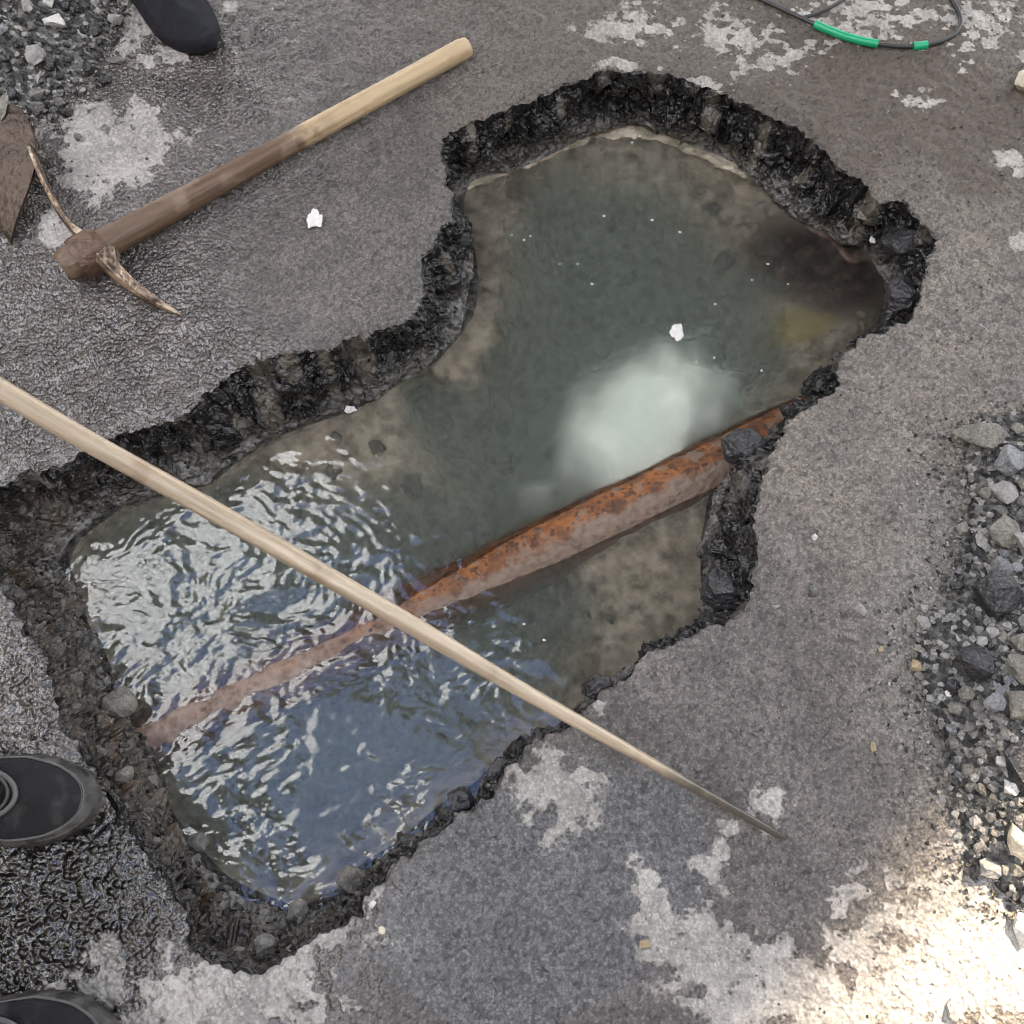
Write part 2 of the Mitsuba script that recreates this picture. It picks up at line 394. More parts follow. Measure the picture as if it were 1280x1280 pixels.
rng = np.random.default_rng(7)
near = grid_points(-1.35, 1.35, -0.55, 2.0, 0.0052, rng)
inside = contains_xy(rim_poly.buffer(0.003), near[:, 0], near[:, 1])
near = near[~inside]
far_ring = []
for R, nn in ((3.0, 90), (6, 60), (15, 40), (60, 30), (400, 30)):
    th = np.arange(nn) / nn * 2 * np.pi
    far_ring.append(np.c_[R * np.cos(th), 0.7 + R * np.sin(th)])
outer = np.vstack([rim, near, *far_ring])
tri = Delaunay(outer).simplices
cent = outer[tri].mean(1)
tri = tri[~contains_xy(Polygon(rim), cent[:, 0], cent[:, 1])]
zz = height(outer)
fade = np.clip((2.6 - np.hypot(outer[:, 0], outer[:, 1] - 0.7)) / 0.5, 0, 1)
zz = zz * fade
drm = np.ones(len(outer))
zz[:NS] = -0.0005 + 0 * zz[:NS]
dist, _ = cKDTree(rim).query(outer, distance_upper_bound=0.05)
zz *= np.clip(dist / 0.03, 0, 1)
zz -= 0.006 * np.exp(-np.minimum(dist, 1) / 0.008) * (dist > 0)     # broken, rounded-off lip
zz[:NS] = -0.0065
P0 = P[0].copy()
v = np.c_[outer, zz]
f = tri
nz = np.cross(v[f[:, 1]] - v[f[:, 0]], v[f[:, 2]] - v[f[:, 0]])[:, 2]
f[nz < 0] = f[nz < 0][:, ::-1]
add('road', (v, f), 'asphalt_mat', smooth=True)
tag('road', 'worn wet grey asphalt road around the pit', kind='structure')

# ------------------------------------------------------------------ bed under the water
BED = [  # pixel, depth below the water
    ((648, 262), .012), ((685, 270), .08), ((612, 330), .010), ((625, 350), .012), ((655, 355), .08), ((610, 420), .008), ((628, 425), .012), ((660, 430), .09), ((600, 475), .010), ((622, 510), .13), ((560, 480), .010), ((545, 475), .012), ((525, 500), .12), ((500, 490), .012), ((620, 300), .010), ((700, 320), .16), ((760, 235), .03), ((820, 215), .022),
    ((780, 330), .17), ((850, 280), .04), ((900, 240), .014), ((900, 330), .03), ((960, 300), .008), ((1000, 320), .006), ((1040, 330), .006), ((1060, 390), .006), ((980, 380), .008), ((1030, 380), .006), ((980, 420), .010), ((1000, 460), .014),
    ((930, 470), .10), ((900, 400), .12), ((820, 400), .20), ((700, 420), .20), ((650, 500), .19), ((560, 540), .16), ((620, 580), .18), ((700, 560), .2), ((530, 520), .13), ((505, 535), .02), ((460, 540), .012),
    ((400, 560), .010), ((350, 590), .012), ((500, 580), .02), ((535, 610), .025), ((570, 640), .09), ((430, 600), .014), ((540, 640), .10), ((300, 650), .09), ((200, 680), .10), ((150, 720), .07), ((250, 780), .17), ((350, 720), .15), ((450, 680), .12),
    ((150, 790), .05), ((200, 860), .07), ((820, 640), .010), ((780, 690), .012), ((720, 715), .02), ((840, 720), .010), ((850, 780), .008), ((760, 760), .018), ((860, 640), .008), ((800, 770), .012), ((700, 760), .10), ((650, 800), .15), ((720, 820), .03), ((690, 850), .05),
    ((600, 850), .17), ((560, 900), .16), ((640, 900), .04), ((500, 850), .17), ((400, 900), .17), ((300, 930), .12), ((230, 960), .06), ((260, 1020), .08), ((400, 1000), .17), ((500, 980), .12), ((350, 1080), .08), ((450, 1040), .06),
    ((870, 560), .10), ((830, 520), .16), ((760, 500), .18), ((870, 600), .05), ((740, 620), .10),
]
bc = np.array([[*g2(*p, WZ - d), WZ - d] for p, d in BED])
bp = np.c_[foot[::25], np.full(len(foot[::25]), WZ - 0.002)]
allc = np.vstack([bc, bp])
rbf = RBFInterpolator(allc[:, :2], allc[:, 2], kernel='linear', smoothing=0.0002, neighbors=40)
x0, y0, x1, y1 = foot_poly.bounds
bg = grid_points(x0, x1, y0, y1, 0.006, rng)
bg = bg[contains_xy(foot_poly.buffer(-0.003), bg[:, 0], bg[:, 1])]
bz = rbf(bg)
q = np.c_[bg, 0 * bz]
ed = np.clip(cKDTree(foot).query(bg)[0] / 0.05, 0, 1)
bz = bz + ((meshkit.fbm(q * 14, 4, 31) - 0.5) * 0.034 + np.abs(meshkit.fbm(q * 40, 3, 32) - 0.5) * 0.02) * ed
bz = np.minimum(bz, WZ - 0.0045 - 0.006 * meshkit.noise(q * 20, 33))
plp = np.array([g2(*c, WZ - .05) for c in ((740, 560), (800, 500), (860, 450))])
bv = np.vstack([np.c_[foot, P[-1, :, 2]], np.c_[bg, bz]])
bt = Delaunay(bv[:, :2]).simplices
cent = bv[bt][:, :, :2].mean(1)
bt = bt[contains_xy(Polygon(foot), cent[:, 0], cent[:, 1])]
nz = np.cross(bv[bt[:, 1]] - bv[bt[:, 0]], bv[bt[:, 2]] - bv[bt[:, 0]])[:, 2]
bt[nz < 0] = bt[nz < 0][:, ::-1]
add('pit_bed', (bv, bt), 'bed_mat', smooth=True)
tag('pit_bed', 'stony brown mud at the bottom of the pit', kind='structure')
bed_tree = cKDTree(bv[:, :2])


def bed_z(x, y):
    return float(bv[bed_tree.query([x, y])[1], 2])


# pale silt thrown up by the leak: a soft mound under the water
gx, gy = np.meshgrid(np.linspace(-1, 1, 90), np.linspace(-1, 1, 90))
c0, c1 = np.array(g2(728, 585, WZ - .02)), np.array(g2(872, 450, WZ - .02))
ax = (c1 - c0) / np.linalg.norm(c1 - c0)
ay = np.array([-ax[1], ax[0]])
mid_ = (c0 + c1) / 2
sx, sy = np.linalg.norm(c1 - c0) * 0.5 * 2.95, 0.235
mp = mid_ + gx.ravel()[:, None] * sx * ax + gy.ravel()[:, None] * sy * ay
q3 = np.c_[mp, 0 * mp[:, 0]]
rad = np.sqrt((gx.ravel() / 0.95) ** 2 + gy.ravel() ** 2) + (meshkit.fbm(q3 * 9, 3, 41) - 0.5) * 0.55
mz = WZ - 0.010 - 0.46 * np.clip(rad - 0.24, 0, 2) ** 1.8 + (meshkit.fbm(q3 * 13, 4, 42) - 0.5) * 0.013
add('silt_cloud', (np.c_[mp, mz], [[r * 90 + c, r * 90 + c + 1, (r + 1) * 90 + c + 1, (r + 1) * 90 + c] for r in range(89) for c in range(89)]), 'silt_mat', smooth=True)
tag('silt_cloud', 'pale milky silt stirred up under the water beside the rusty pipe', 'silt', kind='stuff')

# ------------------------------------------------------------------ water
st = 0.0024
wx = np.arange(x0 - 0.06, x1 + 0.06, st)
wy = np.arange(y0 - 0.06, y1 + 0.06, st)
gx, gy = np.meshgrid(wx, wy)
W = np.c_[gx.ravel(), gy.ravel()]


def bump_at(c, r, pw=2):
    c = np.array(g2(*c, WZ))
    return np.exp(-(np.linalg.norm(W - c, axis=1) / r) ** pw)


q = np.c_[W, 0 * W[:, 0]]
warp = np.stack([meshkit.fbm(q * 9, 2, 51) - 0.5, meshkit.fbm(q * 9, 2, 52) - 0.5], -1)
strong = np.clip(bump_at((230, 760), .27, 4) + 0.9 * bump_at((400, 650), .13, 3) + 0.75 * bump_at((420, 900), .24, 4) + .95 * bump_at((370, 1030), .20, 3) + .9 * bump_at((545, 880), .17, 3) + .5 * bump_at((600, 830), .09), 0, 1)
calm = 0.035 + 0.42 * bump_at((600, 650), .08) + 0.42 * bump_at((690, 625), .055) + 0.36 * bump_at((780, 580), .06) + 0.36 * bump_at((860, 550), .055) + 0.1 * bump_at((520, 650), .06)
amp = np.clip(strong + calm, 0, 1)


def ring(c, lam, wamp, decay):
    d = np.linalg.norm(W + warp * wamp - np.array(g2(*c, WZ)), axis=1)
    return np.sin(2 * np.pi * d / lam) * np.exp(-d / decay)


def ridged(sc, seed, stretch=(1, 1), ang=0):
    c, s_ = math.cos(math.radians(ang)), math.sin(math.radians(ang))
    u = (W + warp * 0.05) @ np.array([[c, -s_], [s_, c]])
    return meshkit.fbm(np.c_[u * np.array(stretch) * sc, 0 * u[:, 0]], 3, seed) - 0.5


gust = np.clip((meshkit.fbm(q * 8 + 3, 3, 67) - 0.36) * 4, 0.18, 1)
crest = np.clip(ridged(26, 61, (1, 1.7), 25) * 4, -1, 1)
cr = meshkit.fbm(np.c_[(W + warp * 0.06) * [19, 30], 0 * W[:, 0]], 2, 61) - 0.5
cr = 0.35 - 2 * np.abs(cr)                       # sharp little crests
hgt = (0.0036 * ridged(15, 64, (1, 1.6), 40) * 2 + 0.0034 * cr + 0.0013 * ridged(44, 62, (1, 1.7), 10) * 2) * gust + 0.0014 * ridged(42, 69, (1, 1.5), -20) * 2 * np.clip(meshkit.fbm(q * 11 + 70, 2, 70) * 4 - 1.4, 0, 1)
hgt += 0.00016 * ring((255, 800), 0.030, .20, .25) + 0.00024 * ring((350, 720), 0.0150, .07, .16) * np.clip(meshkit.fbm(q * 12 + 40, 2, 68) * 3 - 1, 0, 1)
wz = WZ + 1.22 * hgt * amp + 0.0012 * (meshkit.fbm(q * 7, 2, 66) - 0.5)
okp = contains_xy(rim_poly.buffer(-0.004), W[:, 0], W[:, 1]).reshape(gx.shape)
ny_, nx_ = gx.shape
ii, jj = np.meshgrid(np.arange(ny_ - 1), np.arange(nx_ - 1), indexing='ij')
ok = okp[:-1, :-1] & okp[1:, :-1] & okp[:-1, 1:] & okp[1:, 1:]
i0 = (ii * nx_ + jj)[ok]
quads = np.stack([i0, i0 + 1, i0 + nx_ + 1, i0 + nx_], -1)
used, inv = np.unique(quads, return_inverse=True)
add('water', (np.c_[W, wz][used], inv.reshape(quads.shape)), 'water_mat', smooth=True, interior={'type': 'ref', 'id': 'murk'})
tag('water', 'rippling murky green water filling the pit', kind='structure')


# ------------------------------------------------------------------ tubes
def tube(path, radii, n=20, cap=True, wob=0.0, seed=0):
    path, radii = np.asarray(path, float), np.broadcast_to(np.asarray(radii, float), (len(path),)).copy()
    tan = np.gradient(path, axis=0)
    tan /= np.linalg.norm(tan, axis=1, keepdims=True)
    ref = np.array([0, 0, 1.0]) if abs(tan[0, 2]) < 0.8 else np.array([1.0, 0, 0])
    vs = []
    u = np.cross(tan[0], ref)
    th = np.arange(n) / n * 2 * np.pi
    for k in range(len(path)):
        u = u - tan[k] * (u @ tan[k])
        u /= np.linalg.norm(u)
        w = np.cross(tan[k], u)
        vs.append(path[k] + radii[k] * (np.cos(th)[:, None] * u + np.sin(th)[:, None] * w))
    vs = np.array(vs)
    if wob:
        c = path[:, None, :]
        nn = meshkit.fbm(vs * 40, 3, seed) - 0.5
        vs = c + (vs - c) * (1 + wob * nn[..., None])
    m = len(path)
    fs = [[k * n + j, k * n + (j + 1) % n, (k + 1) * n + (j + 1) % n, (k + 1) * n + j] for k in range(m - 1) for j in range(n)]
    vs = vs.reshape(-1, 3)
    tr = [t for f_ in fs for t in ([f_[0], f_[1], f_[2]], [f_[0], f_[2], f_[3]])]
    if cap:
        vs = np.vstack([vs, path[:1], path[-1:]])
        c0_, c1_ = len(vs) - 2, len(vs) - 1
        tr += [[c0_, (j + 1) % n, j] for j in range(n)] + [[c1_, (m - 1) * n + j, (m - 1) * n + (j + 1) % n] for j in range(n)]
    return trimesh.Trimesh(vs, tr, process=False)


def line(a, b, n=40):
    return np.asarray(a)[None] + (np.asarray(b) - np.asarray(a))[None] * np.linspace(0, 1, n)[:, None]


# ------------------------------------------------------------------ the rusty pipe
def smooth01(t_):
    t_ = np.clip(t_, 0, 1)
    return t_ * t_ * (3 - 2 * t_)


pa, pb = G(178, 923, WZ), G(978, 538, WZ)
dirp = (pb - pa) / np.linalg.norm(pb - pa)
pr = 0.054
pl = line(pa - dirp * 0.05, pb + dirp * 0.12, 160)
pu = np.linspace(0, 1, 160)
pl[:, 2] += np.interp(pu, [0, .05, .17, .27, .38, .47, .56, 1], [.005, .004, .003, .0015, .0025, .007, .014, .018]) - pr
def pipe_color(p, n, uv):
    a = fbm(p.x * 34, p.y * 34, p.z * 34, 4)
    b = fbm(p.x * 120, p.y * 120, p.z * 120, 3)
    c = mix((0.070, 0.030, 0.017), (0.240, 0.088, 0.026), smoothstep(0.30, 0.66, a * 0.6 + b * 0.4))
    c = mix(c, (0.030, 0.018, 0.013), smoothstep(0.52, 0.66, b) * 0.8)
    c = mix(c, (0.155, 0.120, 0.098), smoothstep(0.54, 0.66, fbm(p.x * 52 + 9, p.y * 52, p.z * 52, 4)) * 0.65)
    side = p.x * PNX + p.y * PNY                 # the near side of the pipe is caked with silt
    silt = smoothstep(PSIDE - 0.002, PSIDE + 0.018, side + (a - 0.5) * 0.05)
    c = mix(c, mix((0.075, 0.055, 0.042), (0.230, 0.180, 0.145), b), silt * 0.85)
    west = smoothstep(-0.05, -0.40, p.x + (a - 0.5) * 0.3)
    return mix(c, mix((0.085, 0.056, 0.045), (0.290, 0.230, 0.200), smoothstep(0.25, 0.7, a * 0.5 + b * 0.5)), west * 0.75)


PNX, PNY = float(dirp[1]), float(-dirp[0])
PSIDE = float(pl[80, 0] * PNX + pl[80, 1] * PNY)
bsdf('rust_mat', proc(pipe_color), 0.65, 0.4, lambda p, n, uv: fbm(p.x * 110, p.y * 110, p.z * 110, 3) * 0.006, 1.0)
add('pipe', tube(pl, pr, 40, True, 0.06, 3), 'rust_mat', smooth=40)
tag('pipe', 'rusty orange water pipe crossing the flooded pit', 'pipe')


# ------------------------------------------------------------------ pole over the pit
def wood(p, base0, base1, ax_, sc=1.0):
    ax_ = np.asarray(ax_) / np.linalg.norm(ax_)
    u = p.x * float(ax_[0]) + p.y * float(ax_[1]) + p.z * float(ax_[2])
    q = p - mi.Vector3f(*[float(k) for k in ax_]) * u * 0.94
    return mix(base0, base1, fbm(q.x * 170 * sc, q.y * 170 * sc, q.z * 170 * sc, 4)), u


tipP = np.array(G(984, 1050, 0.012))
nearP = np.array(G(0, 488, 0.40))
pdir = (nearP - tipP) / np.linalg.norm(nearP - tipP)
TIPU = float(tipP @ pdir)


def pole_color(p, n, uv):
    c, u = wood(p, (0.21, 0.160, 0.108), (0.50, 0.415, 0.310), pdir)
    d = u - TIPU
    c = mix(c, (0.36, 0.26, 0.15), smoothstep(0.62, 0.8, fbm(p.x * 20, p.y * 20, p.z * 20, 3)) * 0.35)
    knot = smoothstep(0.012, 0.003, dr.sqrt(dr.square((d - 0.23 * dr.round(d / 0.23 + (noise(dr.round(d / 0.23), 3.0) - 0.5) * 0.2)) * 0.6) + dr.square((noise(p.x * 60, p.y * 60, p.z * 60) - 0.35) * 0.03)))
    c = mix(c, (0.16, 0.10, 0.06), knot * 0.35)
    mud = smoothstep(0.26, 0.11, d + (fbm(p.x * 60, p.y * 60, p.z * 60, 2) - 0.5) * 0.10)
    return mix(c, (0.042, 0.038, 0.034), mud * 0.93)


bsdf('pole_mat', proc(pole_color), 0.25, 0.5, lambda p, n, uv: wood(p, (0, 0, 0), (1, 1, 1), pdir)[0].x * 0.0012, 1.0)
pp = line(tipP, tipP + pdir * 2.6, 140)
dd = np.linalg.norm(pp - tipP, axis=1)
rr = np.interp(dd, [0, 0.010, 0.1, 0.3, 0.55, 0.9, 2.6], [0.0015, 0.0046, 0.0054, 0.0082, 0.0114, 0.0121, 0.0130])
pp = pp + np.c_[(meshkit.noise(np.c_[dd * 5, 0 * dd, 0 * dd], 3) - 0.5) * 0.004, (meshkit.noise(np.c_[dd * 5, 0 * dd, 0 * dd], 5) - 0.5) * 0.004, 0 * dd]
add('pole', tube(pp, rr, 28, True, 0.03, 8), 'pole_mat', smooth=40)
tag('pole', 'long pale wooden pole slanting across the pit with its muddy tip on the asphalt', 'pole')

# ------------------------------------------------------------------ pickaxe
pk = thing('pickaxe', 'worn pickaxe with a two tone wooden handle lying beside the pit', 'pickaxe')
hA, hB = np.array(G(100, 328, 0.024)), np.array(G(580, 63, 0.020))
hdir = (hB - hA) / np.linalg.norm(hB - hA)
HU = float(hA @ hdir)
HL = float(np.linalg.norm(hB - hA))


def handle_color(p, n, uv):
    c, u = wood(p, (0.28, 0.20, 0.115), (0.46, 0.36, 0.235), hdir)
    dk, _ = wood(p, (0.042, 0.024, 0.016), (0.125, 0.077, 0.051), hdir)
    t = (u - HU) / HL + (fbm(p.x * 30, p.y * 30, p.z * 30, 3) - 0.5) * 0.12 + 0.35 * (p.x * float(-hdir[1]) + p.y * float(hdir[0]) - float(hA[0] * -hdir[1] + hA[1] * hdir[0]))
    k = smoothstep(0.585, 0.525, t + (fbm(p.x * 140, p.y * 140, p.z * 140, 2) - 0.5) * 0.02)
    c = mix(c, (0.13, 0.09, 0.06), smoothstep(0.52, 0.72, fbm(p.x * 28, p.y * 28, p.z * 28, 4)) * 0.25)
    dk = mix(dk, (0.20, 0.15, 0.115), smoothstep(0.55, 0.75, fbm(p.x * 24 + 5, p.y * 24, p.z * 24, 4)) * 0.5)
    return mix(c, dk, k * 0.95)


bsdf('handle_mat', proc(handle_color), 0.5, 0.4, lambda p, n, uv: wood(p, (0, 0, 0), (1, 1, 1), hdir)[0].x * 0.002, 1.0)
hp = line(hA - hdir * 0.028, hB + hdir * 0.008, 120)
ht = np.linspace(0, 1, 120)
hr = np.interp(ht, [0, .012, .03, .07, .13, .22, .5, .85, .985, 1.0], [.0225, .0275, .0285, .027, .0235, .0225, .0195, .0185, .0190, .0165])
hp[:, 2] = np.interp(ht, [0, 1], [0.030, 0.021]) + 0.003
add('handle', tube(hp, hr, 32, True, 0.03, 4), 'handle_mat', smooth=45, parent=pk)
labels[pk + '__handle'] = {'label': 'round handle, dark brown near the head and pale towards the end'}


def steel_color(p, n, uv):
    a = fbm(p.x * 55, p.y * 55, p.z * 55, 3)
    c = mix((0.080, 0.055, 0.040), (0.250, 0.185, 0.130), smoothstep(0.35, 0.65, a))
    return mix(c, (0.46, 0.41, 0.33), smoothstep(0.50, 0.75, fbm(p.x * 40, p.y * 40, p.z * 40 + 3, 4)) * 0.5)


bsdf('tool_steel_mat', proc(steel_color), 0.33, 0.5, lambda p, n, uv: fbm(p.x * 140, p.y * 140, p.z * 140, 3) * 0.003, 1.0, metallic=0.6)
bsdf('blade_mat', proc(lambda p, n, uv: mix((0.018, 0.013, 0.010), (0.085, 0.056, 0.040), fbm(p.x * 30, p.y * 30, p.z * 30, 4))), 0.42, 0.5,
     lambda p, n, uv: fbm(p.x * 120, p.y * 120, p.z * 120, 3) * 0.003, 1.0, metallic=0.5)
eye = hA + hdir * 0.022
eye[2] = 0.031
hx = hdir * np.array([1, 1, 0])
hx /= np.linalg.norm(hx)
hy = np.array([hx[1], -hx[0], 0.0])          # towards the pick point (right-hand side of the handle, seen from its butt)
# eye: an oval ring round the handle
th = np.arange(32) / 32 * 2 * np.pi
ring_v = []
for (off, r) in ((-0.024, .0285), (-0.025, .0325), (-0.015, .0345), (0.014, .0335), (0.024, .0315), (0.0245, .0275)):
    for t in th:
        ring_v.append(eye + hx * off + hy * math.cos(t) * r * 1.06 + np.array([0, 0, 1]) * math.sin(t) * r)
ring_v = np.array(ring_v)
ring_f = [[k * 32 + j, k * 32 + (j + 1) % 32, (k + 1) * 32 + (j + 1) % 32, (k + 1) * 32 + j] for k in range(5) for j in range(32)]
bsdf('eye_mat', proc(lambda p, n, uv: mix((0.050, 0.028, 0.019), (0.150, 0.090, 0.060), fbm(p.x * 60, p.y * 60, p.z * 60, 4))), 0.45, 0.5, lambda p, n, uv: fbm(p.x * 140, p.y * 140, p.z * 140, 3) * 0.003, 1.0, metallic=0.3)
add('eye', (ring_v, ring_f), 'eye_mat', smooth=35, parent=pk)


def bar(path, widths, heights, wdir):
    """a rectangular bar with chamfered corners along path; wdir: direction of its width at each point"""
    path = np.asarray(path, float)
    tan = np.gradient(path, axis=0)
    tan /= np.linalg.norm(tan, axis=1, keepdims=True)
    vs = []
    prof = np.array([(1, .55), (.55, 1), (-.55, 1), (-1, .55), (-1, -.55), (-.55, -1), (.55, -1), (1, -.55)])
    for k in range(len(path)):
        w = np.asarray(wdir[k], float)
        w = w - tan[k] * (w @ tan[k])
        w /= np.linalg.norm(w)
        h_ = np.cross(tan[k], w)
        vs.append(path[k] + prof[:, :1] * w * widths[k] / 2 + prof[:, 1:] * h_ * heights[k] / 2)
    m = len(path)
    vs = np.vstack([np.array(vs).reshape(-1, 3), path[:1], path[-1:]])
    tr = []
    for k in range(m - 1):
        for j in range(8):
            q_ = [k * 8 + j, k * 8 + (j + 1) % 8, (k + 1) * 8 + (j + 1) % 8, (k + 1) * 8 + j]
            tr += [[q_[0], q_[1], q_[2]], [q_[0], q_[2], q_[3]]]
    tr += [[m * 8, (j + 1) % 8, j] for j in range(8)] + [[m * 8 + 1, (m - 1) * 8 + j, (m - 1) * 8 + (j + 1) % 8] for j in range(8)]
    return trimesh.Trimesh(vs, tr, process=False)


def curve3(pts, n):
    pts = np.asarray(pts, float)
    t = np.linspace(0, 1, len(pts))
    co = np.polyfit(t, pts, min(3, len(pts) - 1))
    tn_ = np.linspace(0, 1, n)
    return sum(co[k][None] * tn_[:, None] ** (len(co) - 1 - k) for k in range(len(co)))


e2 = G(134, 322, 0.034)
pickp = curve3([G(132, 318, .036), G(152, 346, .034), G(190, 374, .022), G(226, 393, .006)], 24)
tt_ = np.linspace(0, 1, 24)
add('pick', bar(pickp, np.interp(tt_, [0, .2, .7, 1], [.040, .025, .015, .004]), np.interp(tt_, [0, .2, 1], [.036, .028, .006]), [hx] * 24), 'tool_steel_mat', smooth=20, parent=pk)
labels[pk + '__pick'] = {'label': 'curved pointed pick side of the head, worn bright along its edges'}
armp = curve3([G(122, 306, .036), G(88, 282, .040), G(60, 238, .048), G(40, 188, .056)], 24)
add('arm', bar(armp, np.interp(tt_, [0, .3, 1], [.030, .013, .008]), np.interp(tt_, [0, .3, 1], [.030, .028, .042]), [hx] * 24), 'tool_steel_mat', smooth=20, parent=pk)
B = [G(24, 133, .075), G(46, 196, .056), G(13, 304, .012), G(-34, 235, .016), G(-75, 190, .034), G(-60, 120, .072)]
bn = np.cross(B[2] - B[1], B[0] - B[1])
bn /= np.linalg.norm(bn)
if bn[2] < 0:
    bn = -bn
bm = np.array(B)
rows = []
NBL = 14
tv = np.linspace(0, 1, NBL)
right_edge = curve3([B[0], B[1], (np.array(B[1]) + B[2]) / 2 + np.array([.003, 0, 0]), B[2]], NBL)
left_edge = curve3([B[5], B[4], B[3]], NBL)
for k in range(NBL):
    for w_ in np.linspace(0, 1, 10):
        pt = right_edge[k] * (1 - w_) + left_edge[k] * w_
        pt = pt + bn * (0.006 * math.sin(math.pi * w_) + 0.004 * math.sin(math.pi * tv[k]))
        rows.append(pt)
rows = np.array(rows)
top_, bot_ = rows, rows - bn * 0.005
nb = len(rows)
fs = []
for k in range(NBL - 1):
    for j in range(9):
        q_ = [k * 10 + j, k * 10 + j + 1, (k + 1) * 10 + j + 1, (k + 1) * 10 + j]
        fs.append(q_)
        fs.append([i_ + nb for i_ in q_[::-1]])
bd = [k * 10 for k in range(NBL)] + [(NBL - 1) * 10 + j for j in range(1, 10)] + [k * 10 + 9 for k in range(NBL - 2, -1, -1)] + list(range(8, 0, -1))
for a_, b_ in zip(bd, bd[1:] + bd[:1]):
    fs.append([a_, b_, b_ + nb, a_ + nb])
add('blade', (np.vstack([top_, bot_]), fs), 'blade_mat', smooth=30, parent=pk)
labels[pk + '__blade'] = {'label': 'broad dark rusty hoe blade of the head at the left edge'}

# ------------------------------------------------------------------ stones
STONE = {
    'dark': ((0.008, 0.008, 0.0095), (0.045, 0.044, 0.048), .42), 'grey': ((0.065, 0.062, 0.060), (0.165, 0.160, 0.152), .8), 'pale': ((0.15, 0.145, 0.14), (0.29, 0.285, 0.275), .8),
    'blue': ((0.070, 0.072, 0.078), (0.220, 0.222, 0.235), .7), 'tan': ((0.22, 0.165, 0.10), (0.34, 0.27, 0.18), .7), 'white': ((0.36, 0.355, 0.34), (0.52, 0.515, 0.50), .7),
    'olive': ((0.075, 0.070, 0.060), (0.205, 0.194, 0.172), .8), 'cream': ((0.36, 0.31, 0.23), (0.50, 0.45, 0.36), .55),
}
for k_, (c0_, c1_, r_) in STONE.items():
    bsdf(f'stone_{k_}_mat', proc((lambda a_, b_: lambda p, n, uv: mix(a_, b_, smoothstep(0.2, 0.8, 0.6 * fbm(p.x * 75, p.y * 75, p.z * 75, 4) + 0.4 * noise(p.x * 420, p.y * 420, p.z * 420))))(c0_, c1_)), r_, 0.45,
         lambda p, n, uv: fbm(p.x * 160, p.y * 160, p.z * 160, 4) * 0.006, 1.0)


def stone(rg, lx, ly, lz, pts=18, rough=True, turn=None):
    d = rg.normal(size=(pts, 3))
    d /= np.linalg.norm(d, axis=1, keepdims=True)
    d *= rg.uniform(0.82, 1.12, (pts, 1))
    m = trimesh.convex.convex_hull(d)
    if rough:
        m = m.subdivide().subdivide()
        nn = meshkit.fbm(m.vertices * 1.6 + rg.uniform(0, 50, 3), 3) - 0.5
        m.vertices = m.vertices * (1 + 0.34 * nn[:, None])
    v_ = m.vertices * np.array([lx, ly, lz]) / 2
    v_ = v_ @ rot([rg.normal(), rg.normal(), 0.2], rg.uniform(-18, 18)).T @ rot([0, 0, 1], rg.uniform(0, 360) if turn is None else turn).T
    return trimesh.Trimesh(v_, m.faces, process=False)


def pxm(px, py):
    """photo pixels per metre there"""
    p = G(px, py, 0)
    return F / float((p - np.array([0, 0, H])) @ FWD)


HEAP_Y = [500, 520, 560, 620, 700, 760, 800, 850, 930, 1000, 1060, 1110, 1150]
HEAP_X = [1300, 1220, 1195, 1205, 1200, 1165, 1135, 1140, 1175, 1180, 1200, 1240, 1290]


def mound(px, py):
    """height of the heaps above the road"""
    r_ = np.clip((px - np.interp(py, HEAP_Y, HEAP_X) + 4) / 95, 0, 1)
    l_ = np.exp(-((px + 15) / 105) ** 2 - ((py + 20) / 105) ** 2)
    return 0.040 * r_ + 0.065 * l_


def in_heap(px, py, heap, rg):
    if heap == 'r':
        xs = np.interp(py, HEAP_Y, HEAP_X)
        return px > xs + rg.normal() * 10
    return (px / 160) ** 2 + (max(py, 0) / 165) ** 2 < 1 + rg.normal() * 0.08


stones_grown = []      # (x, y, r) taken


def put_stone(name, label, px, py, wpx, hpx, kind, group=None, zrel=0.32, flat=0.7, turn=None, z=None, rough=True, pts=18, cat_='stone'):
    rg = np.random.default_rng(abs(hash((round(px), round(py)))) % 100000)
    s_ = pxm(px, py)
    lx, ly = wpx / s_, hpx / s_ * 1.12
    lz = min(lx, ly) * flat
    m = stone(rg, lx, ly, lz, pts, rough, turn)
    zz_ = float(mound(px, py)) if z is None else z
    p = G(px, py, zz_)
    m.apply_translation([p[0], p[1], zz_ + lz * zrel])
    k = thing(name, label, cat_, group)
    scene[k] = mikit.ply(m, f'stone_{kind}_mat', smooth=24)
    stones_grown.append((px, py, max(wpx, hpx) * 0.5))
    return k


